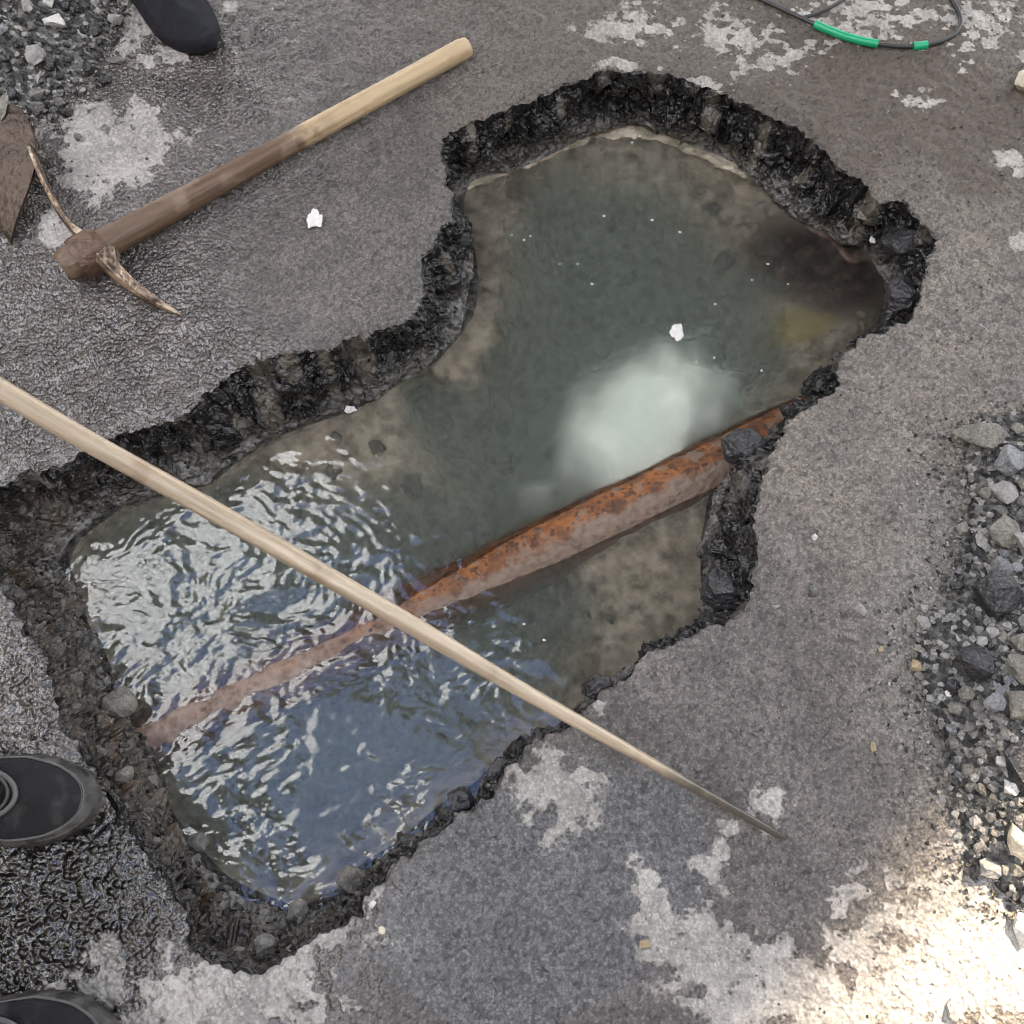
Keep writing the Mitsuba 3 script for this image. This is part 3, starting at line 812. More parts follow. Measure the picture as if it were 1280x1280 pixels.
NOTABLE = [
    ('rock', 'long pale lumpy rock at the top of the right hand heap', 1224, 549, 70, 34, 'olive', 0),
    ('rock', 'blue grey rock with a white face below the long pale rock', 1259, 582, 44, 40, 'blue', 20),
    ('rock', 'light grey angular rock below the blue grey rock of the right heap', 1254, 618, 30, 34, 'pale', 10),
    ('rock', 'rounded brownish grey rock in the upper right heap beside the frame edge', 1250, 668, 40, 36, 'olive', 0),
    ('rock', 'pale flat rock cut by the right edge of the photo under the rounded rock', 1276, 686, 40, 32, 'pale', 0),
    ('rock', 'narrow pale sliver of rock left of the rounded brownish rock', 1229, 682, 34, 12, 'pale', -50),
    ('rock', 'small whitish blue rock above the glossy black asphalt lump', 1247, 712, 30, 30, 'blue', 0),
    ('asphalt_lump', 'large glossy black asphalt lump in the middle of the right heap', 1240, 748, 66, 56, 'dark', 20),
    ('asphalt_lump', 'dark asphalt lump with grey grit below the glossy black one', 1218, 832, 48, 44, 'dark', 0),
    ('asphalt_lump', 'blue black asphalt lump low in the right heap by the frame edge', 1272, 962, 44, 70, 'dark', 0),
    ('rock', 'bluish three sided rock low in the right heap', 1240, 877, 30, 26, 'blue', 30),
    ('rock', 'flat olive grey rock left of the bluish three sided rock', 1206, 867, 26, 16, 'olive', -15),
    ('rock', 'pale olive rock cut by the right edge beside the dark asphalt lump', 1274, 803, 34, 26, 'olive', 0),
    ('rock', 'oblong olive grey rock at the right edge above the bluish three sided rock', 1272, 835, 40, 40, 'olive', 0),
    ('rock', 'large shaded grey rock at the right edge below the bluish three sided rock', 1275, 885, 44, 42, 'olive', 0),
    ('rock', 'whitish forked rock at the lower end of the right heap', 1262, 985, 24, 18, 'white', -20),
    ('rock', 'greyish white rock above the sunlit corner', 1250, 950, 20, 18, 'white', 0),
    ('rock', 'pale rock at the foot of the right heap in the sun', 1235, 1085, 40, 28, 'pale', 20),
    ('rock', 'sunlit tan rock by the right edge above the bright corner', 1272, 1050, 30, 44, 'cream', 0),
    ('rock', 'bleached white rock cut by the right edge in the sunlit corner', 1276, 1165, 26, 44, 'white', 0),
    ('rock', 'upright sunlit stone near the bottom edge of the bright corner', 1190, 1262, 18, 32, 'pale', 0),
    ('pebble', 'bright tan pebble left of the right hand heap', 1144, 833, 16, 15, 'tan', 0),
    ('pebble', 'small yellow tan pebble further left of the right heap', 1101, 812, 10, 9, 'tan', 0),
    ('pebble', 'tiny white pebble just below the bright tan pebble', 1184, 868, 9, 9, 'white', 0),
    ('pebble', 'light grey pebble standing alone left of the heap of rubble', 1075, 763, 16, 14, 'pale', 0),
    ('pebble', 'grey pebble alone on the asphalt right of the slumped pit edge', 1017, 740, 16, 15, 'grey', 0),
    ('pebble', 'small pale pebble closest to the slumped pit edge on the right', 969, 757, 11, 9, 'pale', 0),
    ('pebble', 'white grit pebble above the lone grey pebble', 1018, 672, 8, 8, 'white', 0),
    ('pebble', 'pinkish tan pebble on dark asphalt right of the pole tip', 1091, 934, 9, 17, 'tan', 0),
    ('pebble', 'round grey pebble beside the dark end of the pole', 922, 988, 13, 13, 'grey', 0),
    ('pebble', 'white pebble on asphalt below the near corner of the pit', 466, 1131, 11, 10, 'white', 0),
    ('pebble', 'cream pebble below the white one by the near corner of the pit', 477, 1164, 12, 11, 'cream', 0),
    ('pebble', 'tan stain coloured pebble in the pale crust at the bottom', 806, 1183, 18, 16, 'tan', 0),
    ('rock', 'white rock on the top left heap', 72, 33, 36, 20, 'white', -5),
    ('rock', 'pale lumpy rock in the lower middle of the top left heap', 47, 76, 30, 30, 'pale', 40),
    ('rock', 'long pale rock at the top edge of the left heap', 34, 10, 34, 14, 'pale', -50),
    ('rock', 'yellowish clod lying on the hoe blade of the pickaxe', 8, 140, 26, 34, 'olive', 0),
    ('rock', 'pale rock at the top edge above the white rock', 62, 4, 18, 18, 'white', 0),
    ('rock', 'grey rock at the low edge of the top left heap', 48, 120, 22, 20, 'grey', 0),
    ('rock', 'small grey rock above the hoe blade right of the yellowish clod', 48, 136, 18, 16, 'grey', 0),
    ('pebble', 'dark pebble left of the shoe toe on the pale crust', 198, 75, 16, 10, 'grey', 0),
    ('pebble', 'flat grey pebble at the right foot of the top left heap', 146, 77, 26, 10, 'grey', 0),
    ('pebble', 'small grey pebble lying on the pale crust above the pickaxe', 99, 172, 12, 9, 'grey', 0),
]
for nm, lb, px, py, w_, h_, kd, tr_ in NOTABLE:
    zr = 0.32
    put_stone(nm, lb, px, py, w_, h_, kd, turn=tr_, flat=0.75, zrel=zr, z=(0.062 if 'hoe blade of the' in lb else None))

ANCH = {
    'r': [(1224, 549, 'long pale lumpy rock'), (1259, 582, 'blue grey rock'), (1254, 618, 'light grey angular rock'), (1250, 668, 'rounded brownish rock'), (1240, 748, 'glossy black lump'), (1218, 832, 'gritty dark lump'),
          (1144, 833, 'bright tan pebble'), (1240, 877, 'bluish three sided rock'), (1272, 962, 'blue black lump'), (1262, 985, 'whitish forked rock'), (1235, 1085, 'pale rock at the heap foot'), (1272, 1050, 'sunlit tan rock')],
    'l': [(72, 33, 'white rock'), (47, 76, 'pale lumpy rock'), (34, 10, 'long pale rock'), (48, 120, 'grey rock at the low edge'), (146, 77, 'flat grey pebble'), (8, 140, 'yellowish clod')],
    's': [(846, 416, 'floating white scrap')], 'p': [(800, 510, 'milky silt cloud'), (985, 420, 'yellowish mud patch'), (800, 740, 'shallow brown shelf')],
}
ORD = ['nearest', 'second', 'third', 'fourth', 'fifth', 'sixth', 'seventh', 'eighth', 'ninth', 'tenth', 'eleventh', 'twelfth', 'thirteenth', 'fourteenth', 'fifteenth', 'sixteenth', 'seventeenth']


def order_labels(items, noun, tail):
    # items: (key, px, py, kind word, anchors): "third small grey stone below the glossy black lump"
    by = {}
    for key, px, py, kw, an in items:
        d_, ax_, ay_, nm_ = min((math.hypot(px - a_[0], py - a_[1]), *a_) for a_ in ANCH[an])
        dx_, dy_ = px - ax_, py - ay_
        w_ = ('right of' if dx_ > 0 else 'left of') if abs(dx_) > abs(dy_) else ('below' if dy_ > 0 else 'above')
        by.setdefault((kw, nm_, w_, an), []).append((d_, key))
    for (kw, nm_, w_, an), lst in by.items():
        for i_, (_, key) in enumerate(sorted(lst)):
            lb_ = f"{ORD[min(i_, 16)]} {kw} {noun} {w_} the {nm_}"
            labels[key]['label'] = lb_ + tail[an] if len((lb_ + tail[an]).split()) <= 16 else lb_


rg = np.random.default_rng(11)
small = []
KIND_WORD = {'dark': 'black asphalt', 'grey': 'grey', 'pale': 'light grey', 'blue': 'bluish grey', 'olive': 'brownish grey'}
SIZES = {'r': (9, 23), 'l': (9, 22)}
for heap, want, box_ in (('r', 170, (1130, 1290, 530, 1140)), ('l', 80, (-10, 165, -12, 160))):
    got, tries = 0, 0
    while got < want and tries < 9000:
        tries += 1
        px, py = rg.uniform(box_[0], box_[1]), rg.uniform(box_[2], box_[3])
        if not in_heap(px, py, heap, rg):
            continue
        sz = SIZES[heap][0] + (SIZES[heap][1] - SIZES[heap][0]) * rg.uniform() ** 2.2
        if any((px - x) ** 2 + (py - y) ** 2 < (0.72 * (r + sz / 2)) ** 2 for x, y, r in stones_grown):
            continue
        kd = rg.choice(['dark', 'grey', 'pale', 'blue', 'olive'], p=[.15, .33, .22, .13, .17] if heap == 'r' else [.46, .28, .12, .09, .05])
        where = 'right hand rubble heap' if heap == 'r' else 'top left rubble heap'
        k = put_stone('stone', f'small {KIND_WORD[kd]} stone in the {where}', px, py, sz, sz * rg.uniform(.65, 1), kd,
                  group=f'small {KIND_WORD[kd]} stones in the {where}', flat=rg.uniform(.55, .85), rough=False, pts=20)
        small.append((k, px, py, 'small ' + KIND_WORD[kd], heap))
        got += 1

order_labels(small, 'stone', {'r': ' in the right heap', 'l': ' in the top left heap'})

# fine gravel and grit: nobody could count it
GRAVEL = []
rg = np.random.default_rng(17)
unit = []
for k_ in range(24):
    d = rg.normal(size=(9, 3))
    d /= np.linalg.norm(d, axis=1, keepdims=True)
    unit.append(trimesh.convex.convex_hull(d * rg.uniform(.8, 1.15, (9, 1))))


def scatter(pts_px, sizes, zs):
    vs, fs, at = [], [], 0
    for (px, py), sz, z_ in zip(pts_px, sizes, zs):
        u = unit[rg.integers(24)]
        p = G(px, py, z_)
        vv = u.vertices * sz * np.array([1, rg.uniform(.6, 1), rg.uniform(.5, .8)]) / 2
        vv = vv @ rot(rg.normal(size=3), rg.uniform(0, 360)).T + p + np.array([0, 0, sz * 0.2])
        vs.append(vv)
        fs.append(u.faces + at)
        at += len(vv)
    return trimesh.Trimesh(np.vstack(vs), np.vstack(fs), process=False)


def heap_mesh(x0_, x1_, y0_, y1_):
    n = 110
    px, py = np.meshgrid(np.linspace(x0_, x1_, n), np.linspace(y0_, y1_, n))
    z_ = mound(px, py)
    q_ = G(px, py, z_).reshape(-1, 3)
    q_[:, 2] += (meshkit.fbm(q_ * 60, 3, 71) - 0.5) * 0.012 * np.clip(z_.ravel() / 0.01, 0, 1) - 0.022 * np.clip(1 - z_.ravel() / 0.008, 0, 1)
    fq = [[r * n + c, r * n + c + 1, (r + 1) * n + c + 1, (r + 1) * n + c] for r in range(n - 1) for c in range(n - 1)]
    return trimesh.Trimesh(q_, [t for f_ in fq for t in ([f_[0], f_[2], f_[1]], [f_[0], f_[3], f_[2]])], process=False)


def gravel_color(p, n, uv):
    f1, f2, r = voronoi(p.x * 150 + p.z * 40, p.y * 150)
    c = mix((0.020, 0.020, 0.021), (0.190, 0.182, 0.170), r * r)
    return mix(c, (0.26, 0.25, 0.235), smoothstep(0.86, 0.9, r))


bsdf('gravel_mat', proc(gravel_color), 0.7, 0.4, lambda p, n, uv: fbm(p.x * 190, p.y * 190, p.z * 190, 3) * 0.006, 1.0)
for heap, box_, cnt, lab in (('r', (1085, 1330, 500, 1160), 6500, 'fine dark gravel and crumbs of asphalt between the stones of the right heap'), ('l', (-60, 190, -60, 190), 1500, 'fine dark gravel between the stones of the top left heap')):
    pts, szs, zs = [], [], []
    while len(pts) < cnt:
        px, py = rg.uniform(box_[0], box_[1]), rg.uniform(box_[2], box_[3])
        if not in_heap(px + rg.normal() * (38 if heap == 'r' else 10), py, heap, rg):
            continue
        pts.append((px, py))
        szs.append((2.2 + 7.5 * rg.uniform() ** 2) / pxm(px, py))
        zs.append(float(mound(px, py)))
    hb = (1120, 1480, 470, 1180) if heap == 'r' else (-140, 200, -140, 200)
    k = add('gravel', cat([heap_mesh(*hb), scatter(pts, szs, zs)]), 'gravel_mat')
    tag(k, lab, 'gravel', kind='stuff')

pts, szs, zs = [], [], []
while len(pts) < 5200:
    px, py = rg.uniform(-20, 1300), rg.uniform(-20, 1300)
    p = g2(px, py)
    if rim_poly.buffer(0.004).contains(Polygon([p, (p[0] + 1e-5, p[1]), p + np.array([0, 1e-5])])):
        continue
    pts.append((px, py))
    szs.append((1.2 + 2.4 * rg.uniform() ** 3 + (3.0 if rg.uniform() < 0.02 else 0)) / pxm(px, py) * (1.6 if px > 900 else 1))
    zs.append(0.0)
grit = scatter(pts, szs, zs)
bsdf('grit_mat', proc(lambda p, n, uv: mix((0.03, 0.029, 0.028), (0.18, 0.17, 0.16), dr.square(mikit.cell_rand(p.x * 90, p.y * 90)))), 0.8, 0.4)
add('grit', grit, 'grit_mat')
tag('grit', 'loose grit scattered over the asphalt', 'grit', kind='stuff')

# crumbs and stones lying on the slumped banks
bank = np.where((rim[:, 0] < -0.05) & (rim[:, 1] < 0.62))[0]
vs, fs, at = [], [], 0
for i_ in range(1500):
    j_ = int(rg.choice(bank))
    k_ = int(rg.integers(7, MR - 4))
    sz = 0.005 + 0.017 * rg.uniform() ** 3
    u = unit[rg.integers(24)]
    vv = u.vertices * sz * np.array([1, rg.uniform(.6, 1), rg.uniform(.5, .8)]) / 2 @ rot(rg.normal(size=3), rg.uniform(0, 360)).T + P[k_, j_] + np.array([0, 0, sz * .15])
    vs.append(vv)
    fs.append(u.faces + at)
    at += len(vv)
bsdf('crumb_mat', proc(lambda p, n, uv: mix(mix((0.012, 0.011, 0.010), (0.105, 0.092, 0.078), mikit.cell_rand(p.x * 60, p.y * 60, p.z * 60)), (0.16, 0.15, 0.135), smoothstep(0.8, 0.95, mikit.cell_rand(p.x * 60, p.y * 60, p.z * 60)) * fbm(p.x * 90, p.y * 90, p.z * 90, 3))), 0.7, 0.4)
add('rubble', trimesh.Trimesh(np.vstack(vs), np.vstack(fs), process=False), 'crumb_mat')
tag('rubble', 'crumbled soil and small stones on the sloping left bank of the pit', 'rubble', kind='stuff')

# clods on the lip and at the foot of the pit
CLODS = [
    ('black asphalt clod hanging on the near lip of the pit behind the pole', 745, 862, 46, 34, 'dark', -.03), ('black asphalt clod below the pole on the near lip', 694, 925, 52, 26, 'dark', -.03),
    ('black clod on the near lip left of the pale crust', 628, 968, 44, 40, 'dark', -.03), ('dark clod at the bend of the near lip of the pit', 577, 1000, 40, 30, 'dark', -.04),
    ('large black asphalt block over the buried end of the pipe', 930, 560, 62, 56, 'dark', -.06), ('lower black asphalt block on the slumped right side of the pit', 912, 735, 60, 66, 'dark', -.06),
     
    ('grey stone wedged at the west foot of the pit beside the pipe end', 150, 880, 54, 46, 'olive', -.13), ('small square stone at the south west waterline', 248, 1052, 26, 28, 'grey', -.14),
    ('muddy stone low on the near left bank', 330, 1180, 30, 24, 'grey', -.05), ('muddy round stone at the foot of the near left bank', 372, 1140, 36, 30, 'olive', -.13),
    ('lumpy mud stone on the near bank below the blue reflection', 440, 1098, 44, 34, 'olive', -.12),
    ('small brown stone on the left bank next to the shoe', 155, 968, 24, 26, 'olive', -.07),
    ('black asphalt clod at the far right corner of the pit', 1130, 300, 54, 60, 'dark', -.06), ('black clod at the right end of the pit under the rim', 1128, 365, 44, 52, 'dark', -.05),
]
for lb, px, py, w_, h_, kd, z_ in CLODS:
    put_stone('clod' if kd == 'dark' else 'stone', lb, px, py, w_, h_, kd, z=z_, flat=0.8, zrel=-0.1, pts=34, cat_='clod' if kd == 'dark' else 'stone')
# stones lying under and in the water
SUNK = [(905, 330, 40, 30, 'olive'), (870, 300, 26, 24, 'olive'), (945, 265, 34, 20, 'pale'), (890, 265, 28, 18, 'grey'), (765, 775, 24, 16, 'olive'),
        (800, 745, 20, 14, 'olive'), (845, 770, 24, 14, 'olive'), (735, 770, 22, 16, 'olive'), (860, 700, 22, 16, 'grey'), (820, 680, 24, 18, 'olive'), (845, 655, 20, 16, 'grey'), (780, 720, 18, 14, 'olive'),
        (470, 560, 40, 28, 'olive'), (420, 590, 34, 26, 'olive'), (520, 610, 46, 34, 'olive'), (880, 640, 24, 18, 'grey'), (800, 800, 18, 10, 'olive'), (420, 550, 30, 20, 'grey')]
sunk_ = []
for px, py, w_, h_, kd in SUNK:
    x_, y_, _ = G(px, py, WZ - .03)
    k = put_stone('sunken_stone', 'stone lying under the murky water of the pit', px, py, w_, h_, kd, group='stones on the bottom of the pit', z=min(bed_z(x_, y_), WZ - 0.015), flat=0.5, zrel=0.1, pts=24)
    sunk_.append((k, px, py, 'sunken', 'p'))
order_labels(sunk_, 'stone', {'p': ' under the water'})

# ------------------------------------------------------------------ cream rounded thing at the right edge, scraps
put_stone('pebble', 'smooth cream rounded stone cut by the right edge near the top', 1284, 108, 34, 36, 'cream', flat=0.8, pts=60, rough=False, zrel=.4)


def scrap(name, label, px, py, w_, h_, z_, mat, catg, seed, group=None, fold=0.35):
    rg_ = np.random.default_rng(seed)
    n = 9
    u, v_ = np.meshgrid(np.linspace(-1, 1, n), np.linspace(-1, 1, n))
    rr_ = np.maximum(np.abs(u), np.abs(v_))
    sc_ = pxm(px, py)
    ang = np.arctan2(v_, u)
    k_ = rr_ * (0.9 + 0.10 * np.sin(ang * 3 + seed) + 0.10 * np.sin(ang * 5 + 2 * seed) + 0.06 * np.sin(ang * 9 + seed))
    x_, y_ = np.cos(ang) * k_ * w_ / sc_ / 2, np.sin(ang) * k_ * h_ / sc_ / 2
    z2 = (meshkit.fbm(np.stack([u * 1.3 + seed, v_ * 1.3, 0 * u], -1), 3, seed)) * fold * w_ / sc_
    p = G(px, py, z_)
    vs = np.stack([x_ + p[0], y_ + p[1], z_ + z2], -1).reshape(-1, 3)
    vs = np.vstack([vs, vs - np.array([0, 0, .0016])])
    N = n * n
    fq = []
    for r in range(n - 1):
        for c in range(n - 1):
            q_ = [r * n + c, r * n + c + 1, (r + 1) * n + c + 1, (r + 1) * n + c]
            fq += [q_, [i_ + N for i_ in q_[::-1]]]
    bd_ = list(range(n)) + [r * n + n - 1 for r in range(1, n)] + [(n - 1) * n + c for c in range(n - 2, -1, -1)] + [r * n for r in range(n - 2, 0, -1)]
    for a_, b_ in zip(bd_, bd_[1:] + bd_[:1]):
        fq.append([b_, a_, a_ + N, b_ + N])
    k = thing(name, label, catg, group)
    scene[k] = mikit.ply((vs, fq), mat, smooth=35)
    return k


bsdf('paper_mat', proc(lambda p, n, uv: mix((0.45, 0.445, 0.43), (0.62, 0.61, 0.60), fbm(p.x * 200, p.y * 200, p.z * 200, 2))), 0.5, 0.5)
scrap('scrap', 'crumpled white scrap lying alone on the asphalt below the pickaxe handle', 394, 276, 22, 28, 0.004, 'paper_mat', 'scrap', 3)
scrap('scrap', 'white scrap floating above the milky silt cloud', 846, 416, 20, 30, WZ + .001, 'paper_mat', 'scrap', 5, fold=.25)
scrap('scrap', 'white chip at the waterline under the far left wall', 438, 513, 18, 12, WZ + .004, 'paper_mat', 'scrap', 8)
scrap('scrap', 'white chip stuck on the right corner of the black wall', 1090, 301, 9, 11, -0.10, 'paper_mat', 'scrap', 9)
rg = np.random.default_rng(23)
FLECK = [(790, 178), (700, 330), (722, 330), (740, 355), (663, 295), (755, 270), (894, 380), (952, 463), (870, 452), (893, 447), (940, 350), (655, 300), (850, 290), (640, 294), (655, 780), (680, 800), (800, 170), (960, 330), (985, 355), (815, 275)]
fl_ = []
for px, py in FLECK:
    s_ = rg.uniform(3, 5.2)
    k = scrap('foam_fleck', 'tiny white fleck floating on the still water', px, py, s_, s_ * .7, WZ + .0012, 'paper_mat', 'foam', int(rg.integers(99)), group='white flecks floating on the still water', fold=.1)
    fl_.append((k, px, py, 'tiny white', 's'))
order_labels(fl_, 'fleck', {'s': ' on the still water'})

# ------------------------------------------------------------------ cable with green sleeve
bsdf('cable_mat', (0.022, 0.022, 0.024), 0.45, 0.5)
bsdf('green_mat', (0.006, 0.26, 0.12), 0.35, 0.5)
cb = thing('cable', 'black cable with bright green sleeves lying on the far asphalt', 'cable')


def spline(pix, zs_, n):
    from scipy.interpolate import CubicSpline
    P_ = np.array([G(x, y, z_) for (x, y), z_ in zip(pix, zs_)])
    t_ = np.arange(len(P_))
    return CubicSpline(t_, P_)(np.linspace(0, len(P_) - 1, n))


cpix = [(930, -10), (975, 10), (1018, 30), (1058, 46), (1098, 55), (1140, 58), (1175, 52), (1197, 38), (1199, 18), (1186, -6), (1170, -40)]
cp = spline(cpix, [.006, .008, .01, .01, .009, .008, .007, .007, .008, .01, .012], 200)
add('cord', tube(cp, .0042, 14), 'cable_mat', smooth=True, parent=cb)
tt2 = np.linspace(0, 10, 200)
i0_, i1_ = np.searchsorted(tt2, 2.0), np.searchsorted(tt2, 4.0)
add('sleeve', tube(cp[i0_:i1_], .0074, 18), 'green_mat', smooth=40, parent=cb)
i0_, i1_ = np.searchsorted(tt2, 5.0), np.searchsorted(tt2, 5.48)
add('sleeve', tube(cp[i0_:i1_], .0076, 18), 'green_mat', smooth=40, parent=cb)
k = add('cable', tube(spline([(1000, 22), (1018, 18), (1040, 8), (1062, -8), (1080, -40)], [.006, .008, .008, .008, .01], 60), .0035, 12), 'cable_mat', smooth=True)
tag('cable_001', 'thin bare black cable at the top edge behind the green sleeved cable', 'cable')

# ------------------------------------------------------------------ people (shoes are in the picture, the rest stands outside it)
bsdf('mesh_cloth_mat', proc(lambda p, n, uv: mix((0.0035, 0.0031, 0.0042), (0.0125, 0.0110, 0.0140), dr.select(((p.x * 620 - dr.floor(p.x * 620)) > 0.5) & ((p.y * 620 - dr.floor(p.y * 620)) > 0.5), mi.Float(1), mi.Float(0)) * 0.6 + 0.4 * fbm(p.x * 50, p.y * 50, p.z * 50, 3)) + mi.Color3f(0.060, 0.055, 0.048) * smoothstep(0.56, 0.75, fbm(p.x * 38, p.y * 38, p.z * 38 + 4, 4)) * 0.3), 0.75, 0.3, lambda p, n, uv: fbm(p.x * 45, p.y * 45, p.z * 45, 3) * 0.004, 1.0)
bsdf('rubber_mat', proc(lambda p, n, uv: mix((0.010, 0.0098, 0.0095), (0.078, 0.075, 0.069), smoothstep(0.3, 0.75, fbm(p.x * 45, p.y * 45, p.z * 45, 4)))), 0.6, 0.4, lambda p, n, uv: fbm(p.x * 250, p.y * 250, p.z * 250, 2) * 0.0012, 1.0)
bsdf('trim_mat', proc(lambda p, n, uv: mix((0.06, 0.06, 0.06), (0.12, 0.12, 0.118), fbm(p.x * 70, p.y * 70, p.z * 70, 3))), 0.5, 0.4)
bsdf('dark_leather_mat', proc(lambda p, n, uv: mix((0.005, 0.0055, 0.009), (0.013, 0.0135, 0.020), fbm(p.x * 80, p.y * 80, p.z * 80, 3))), 0.85, 0.3, lambda p, n, uv: fbm(p.x * 60, p.y * 60, p.z * 60, 4) * 0.004, 1.0)
bsdf('trouser_mat', (0.035, 0.036, 0.045), 0.85, 0.2)
bsdf('jacket_mat', (0.045, 0.05, 0.055), 0.85, 0.2)
bsdf('skin_mat', (0.42, 0.27, 0.19), 0.55, 0.4)
bsdf('hair_mat', (0.015, 0.013, 0.012), 0.5, 0.4)

SOLE = [(0, .100), (.02, .107), (.08, .115), (.16, .102), (.22, .092), (.27, .078)]


def outline(L, Wd, n=90, sharp=2.4):
    """foot outline, heel at x=0, toe at x=L"""
    t = np.arange(n) / n * 2 * np.pi
    c, s_ = np.cos(t), np.sin(t)
    x = L / 2 + L / 2 * np.sign(c) * np.abs(c) ** (2 / sharp)
    w = np.interp(x / L, [0, .1, .3, .45, .68, .85, 1.0], [.80, .80, .78, .80, 1.0, .98, .86])
    y = Wd / 2 * w * np.sign(s_) * np.abs(s_) ** (2 / sharp)
    return np.c_[x, y]


def loft(rings):
    """closed rings of equal length, capped"""
    n = len(rings[0])
    vs = np.vstack([np.vstack(rings), rings[0].mean(0)[None], rings[-1].mean(0)[None]])
    m = len(rings)
    fs_ = []
    for k_ in range(m - 1):
        for j in range(n):
            fs_ += [[k_ * n + j, k_ * n + (j + 1) % n, (k_ + 1) * n + (j + 1) % n], [k_ * n + j, (k_ + 1) * n + (j + 1) % n, (k_ + 1) * n + j]]
    fs_ += [[m * n, (j + 1) % n, j] for j in range(n)] + [[m * n + 1, (m - 1) * n + j, (m - 1) * n + (j + 1) % n] for j in range(n)]
    return trimesh.Trimesh(vs, fs_, process=False)


def upper_ring(o, k, L, hmax):
    """one contour of the upper: k 0 at the sole, 1 on top"""
    x, y = o[:, 0], o[:, 1]
    sc = math.cos(k * math.pi / 2) ** 0.62
    top = np.interp(x / L, [0, .25, .45, .7, .9, 1.0], [hmax, hmax, hmax * .80, hmax * .58, hmax * .50, hmax * .46])
    cx_ = L * (0.5 - 0.10 * k)
    xx = cx_ + (x - L * 0.5) * (0.10 + 0.90 * sc)
    return np.c_[xx, y * sc, 0.026 + (top - 0.026) * math.sin(k * math.pi / 2)]


def shoe(parent, M, kind='sneaker'):
    L, Wd = 0.285, 0.112
    up_m, so_m, tr_m = ('mesh_cloth_mat', 'rubber_mat', 'trim_mat') if kind == 'sneaker' else ('dark_leather_mat', 'dark_leather_mat', 'dark_leather_mat')
    n = 240 if kind == 'sneaker' else 90
    o = outline(L, Wd, n, 2.5 if kind == 'sneaker' else 2.15)

    def place(m):
        m = m.copy()
        m.apply_transform(M)
        return m

    def grow(o_, d):
        c_ = np.array([L / 2, 0])
        e = o_ - c_
        return o_ + e / np.linalg.norm(e, axis=1, keepdims=True) * d

    teeth = 0.0026 * np.sign(np.sin(np.arange(n) / n * 2 * np.pi * 44))[:, None] if kind == 'sneaker' else 0
    e = (o - [L / 2, 0]) / np.linalg.norm(o - [L / 2, 0], axis=1, keepdims=True)
    lift = 0.010 * np.clip((o[:, 0] / L - 0.78) / 0.22, 0, 1) ** 2
    rings = []
    for d, z_, tw in ((-.008, 0.000, 0), (.003, .001, 1), (.006, .010, 1), (.005, .013, 0), (.0065, .018, 0), (.0055, .026, 0), (.001, .031, 0)):
        rings.append(np.c_[grow(o, d) + (e * teeth if tw else 0), z_ + lift * (1 if z_ < .01 else 1)])
    add('sole', place(loft(rings)), so_m, smooth=35, parent=parent)
    ks = np.linspace(0, 1, 18)
    ur = [upper_ring(grow(o, 0.000), k_, L, 0.085 if kind == 'sneaker' else 0.09) + np.c_[0 * lift, 0 * lift, lift] for k_ in ks[:-1]]
    add('upper', place(loft(ur)), up_m, smooth=50, parent=parent)
    if kind == 'sneaker':
        # rubbery toe guard round the front, and its piping
        sel = np.where(o[:, 0] > L * 0.52)[0]
        sel = sel[np.argsort(np.arctan2(o[sel, 1], o[sel, 0] - L * .5))]
        lay = [upper_ring(grow(o, .0015), k_, L, 0.085) + np.c_[0 * lift, 0 * lift, lift + .0022] for k_ in (0.0, .08, .15, .215, .235)]
        strip = np.array([l_[sel] for l_ in lay])
        m_ = len(sel)
        vs = strip.reshape(-1, 3)
        fs_ = [[r * m_ + c, r * m_ + c + 1, (r + 1) * m_ + c + 1, (r + 1) * m_ + c] for r in range(4) for c in range(m_ - 1)]
        vs2 = np.vstack([vs, vs - [0, 0, .003]])
        fs2 = fs_ + [[i_ + len(vs) for i_ in f_[::-1]] for f_ in fs_]
        tm = trimesh.Trimesh(vs2, [t for f_ in fs2 for t in ([f_[0], f_[1], f_[2]], [f_[0], f_[2], f_[3]])], process=False)
        add('toe_guard', place(tm), so_m, smooth=50, parent=parent)
        pip = upper_ring(grow(o, .001), .245, L, 0.085)[sel] + np.c_[0 * lift[sel], 0 * lift[sel], lift[sel] + .0015]
        add('piping', place(tube(pip, .0011, 8)), tr_m, smooth=True, parent=parent)
        # a seam across the toe box and one along each side
        for kk, x_lo in ((.27, .60),):
            sl = np.where(o[:, 0] > L * x_lo)[0]
            sl = sl[np.argsort(np.arctan2(o[sl, 1], o[sl, 0] - L * .5))]
            sm = upper_ring(grow(o, .0004), kk, L, 0.085)[sl] + np.c_[0 * lift[sl], 0 * lift[sl], lift[sl] + .0006]
            add('seam', place(tube(sm, .0007, 6)), tr_m, smooth=True, parent=parent)
        # tongue opening: two raised bands across the instep
        for xx_, rr_ in ((0.190, .0034), (0.181, .0022), (0.168, .0026), (0.152, .0026), (0.136, .0026)):
            arc = []
            for a_ in np.linspace(-1.25, 1.25, 30):
                yy = math.sin(a_) * (0.033 if xx_ > .18 else .027)
                xo = xx_ - (0.055 if xx_ > .18 else .012) * (1 - math.cos(a_))
                hh = float(np.interp(xo / L, [0, .25, .45, .7, .9, 1.0], [.085, .085, .068, .049, .0425, .039]))
                arc.append([xo, yy, .026 + (hh - .026) * math.sqrt(max(0, 1 - (yy / .056) ** 2)) + .001])
            add('tongue_band' if xx_ > .18 else 'lace', place(tube(arc, rr_, 10)), tr_m if xx_ != .181 else so_m, smooth=True, parent=parent)


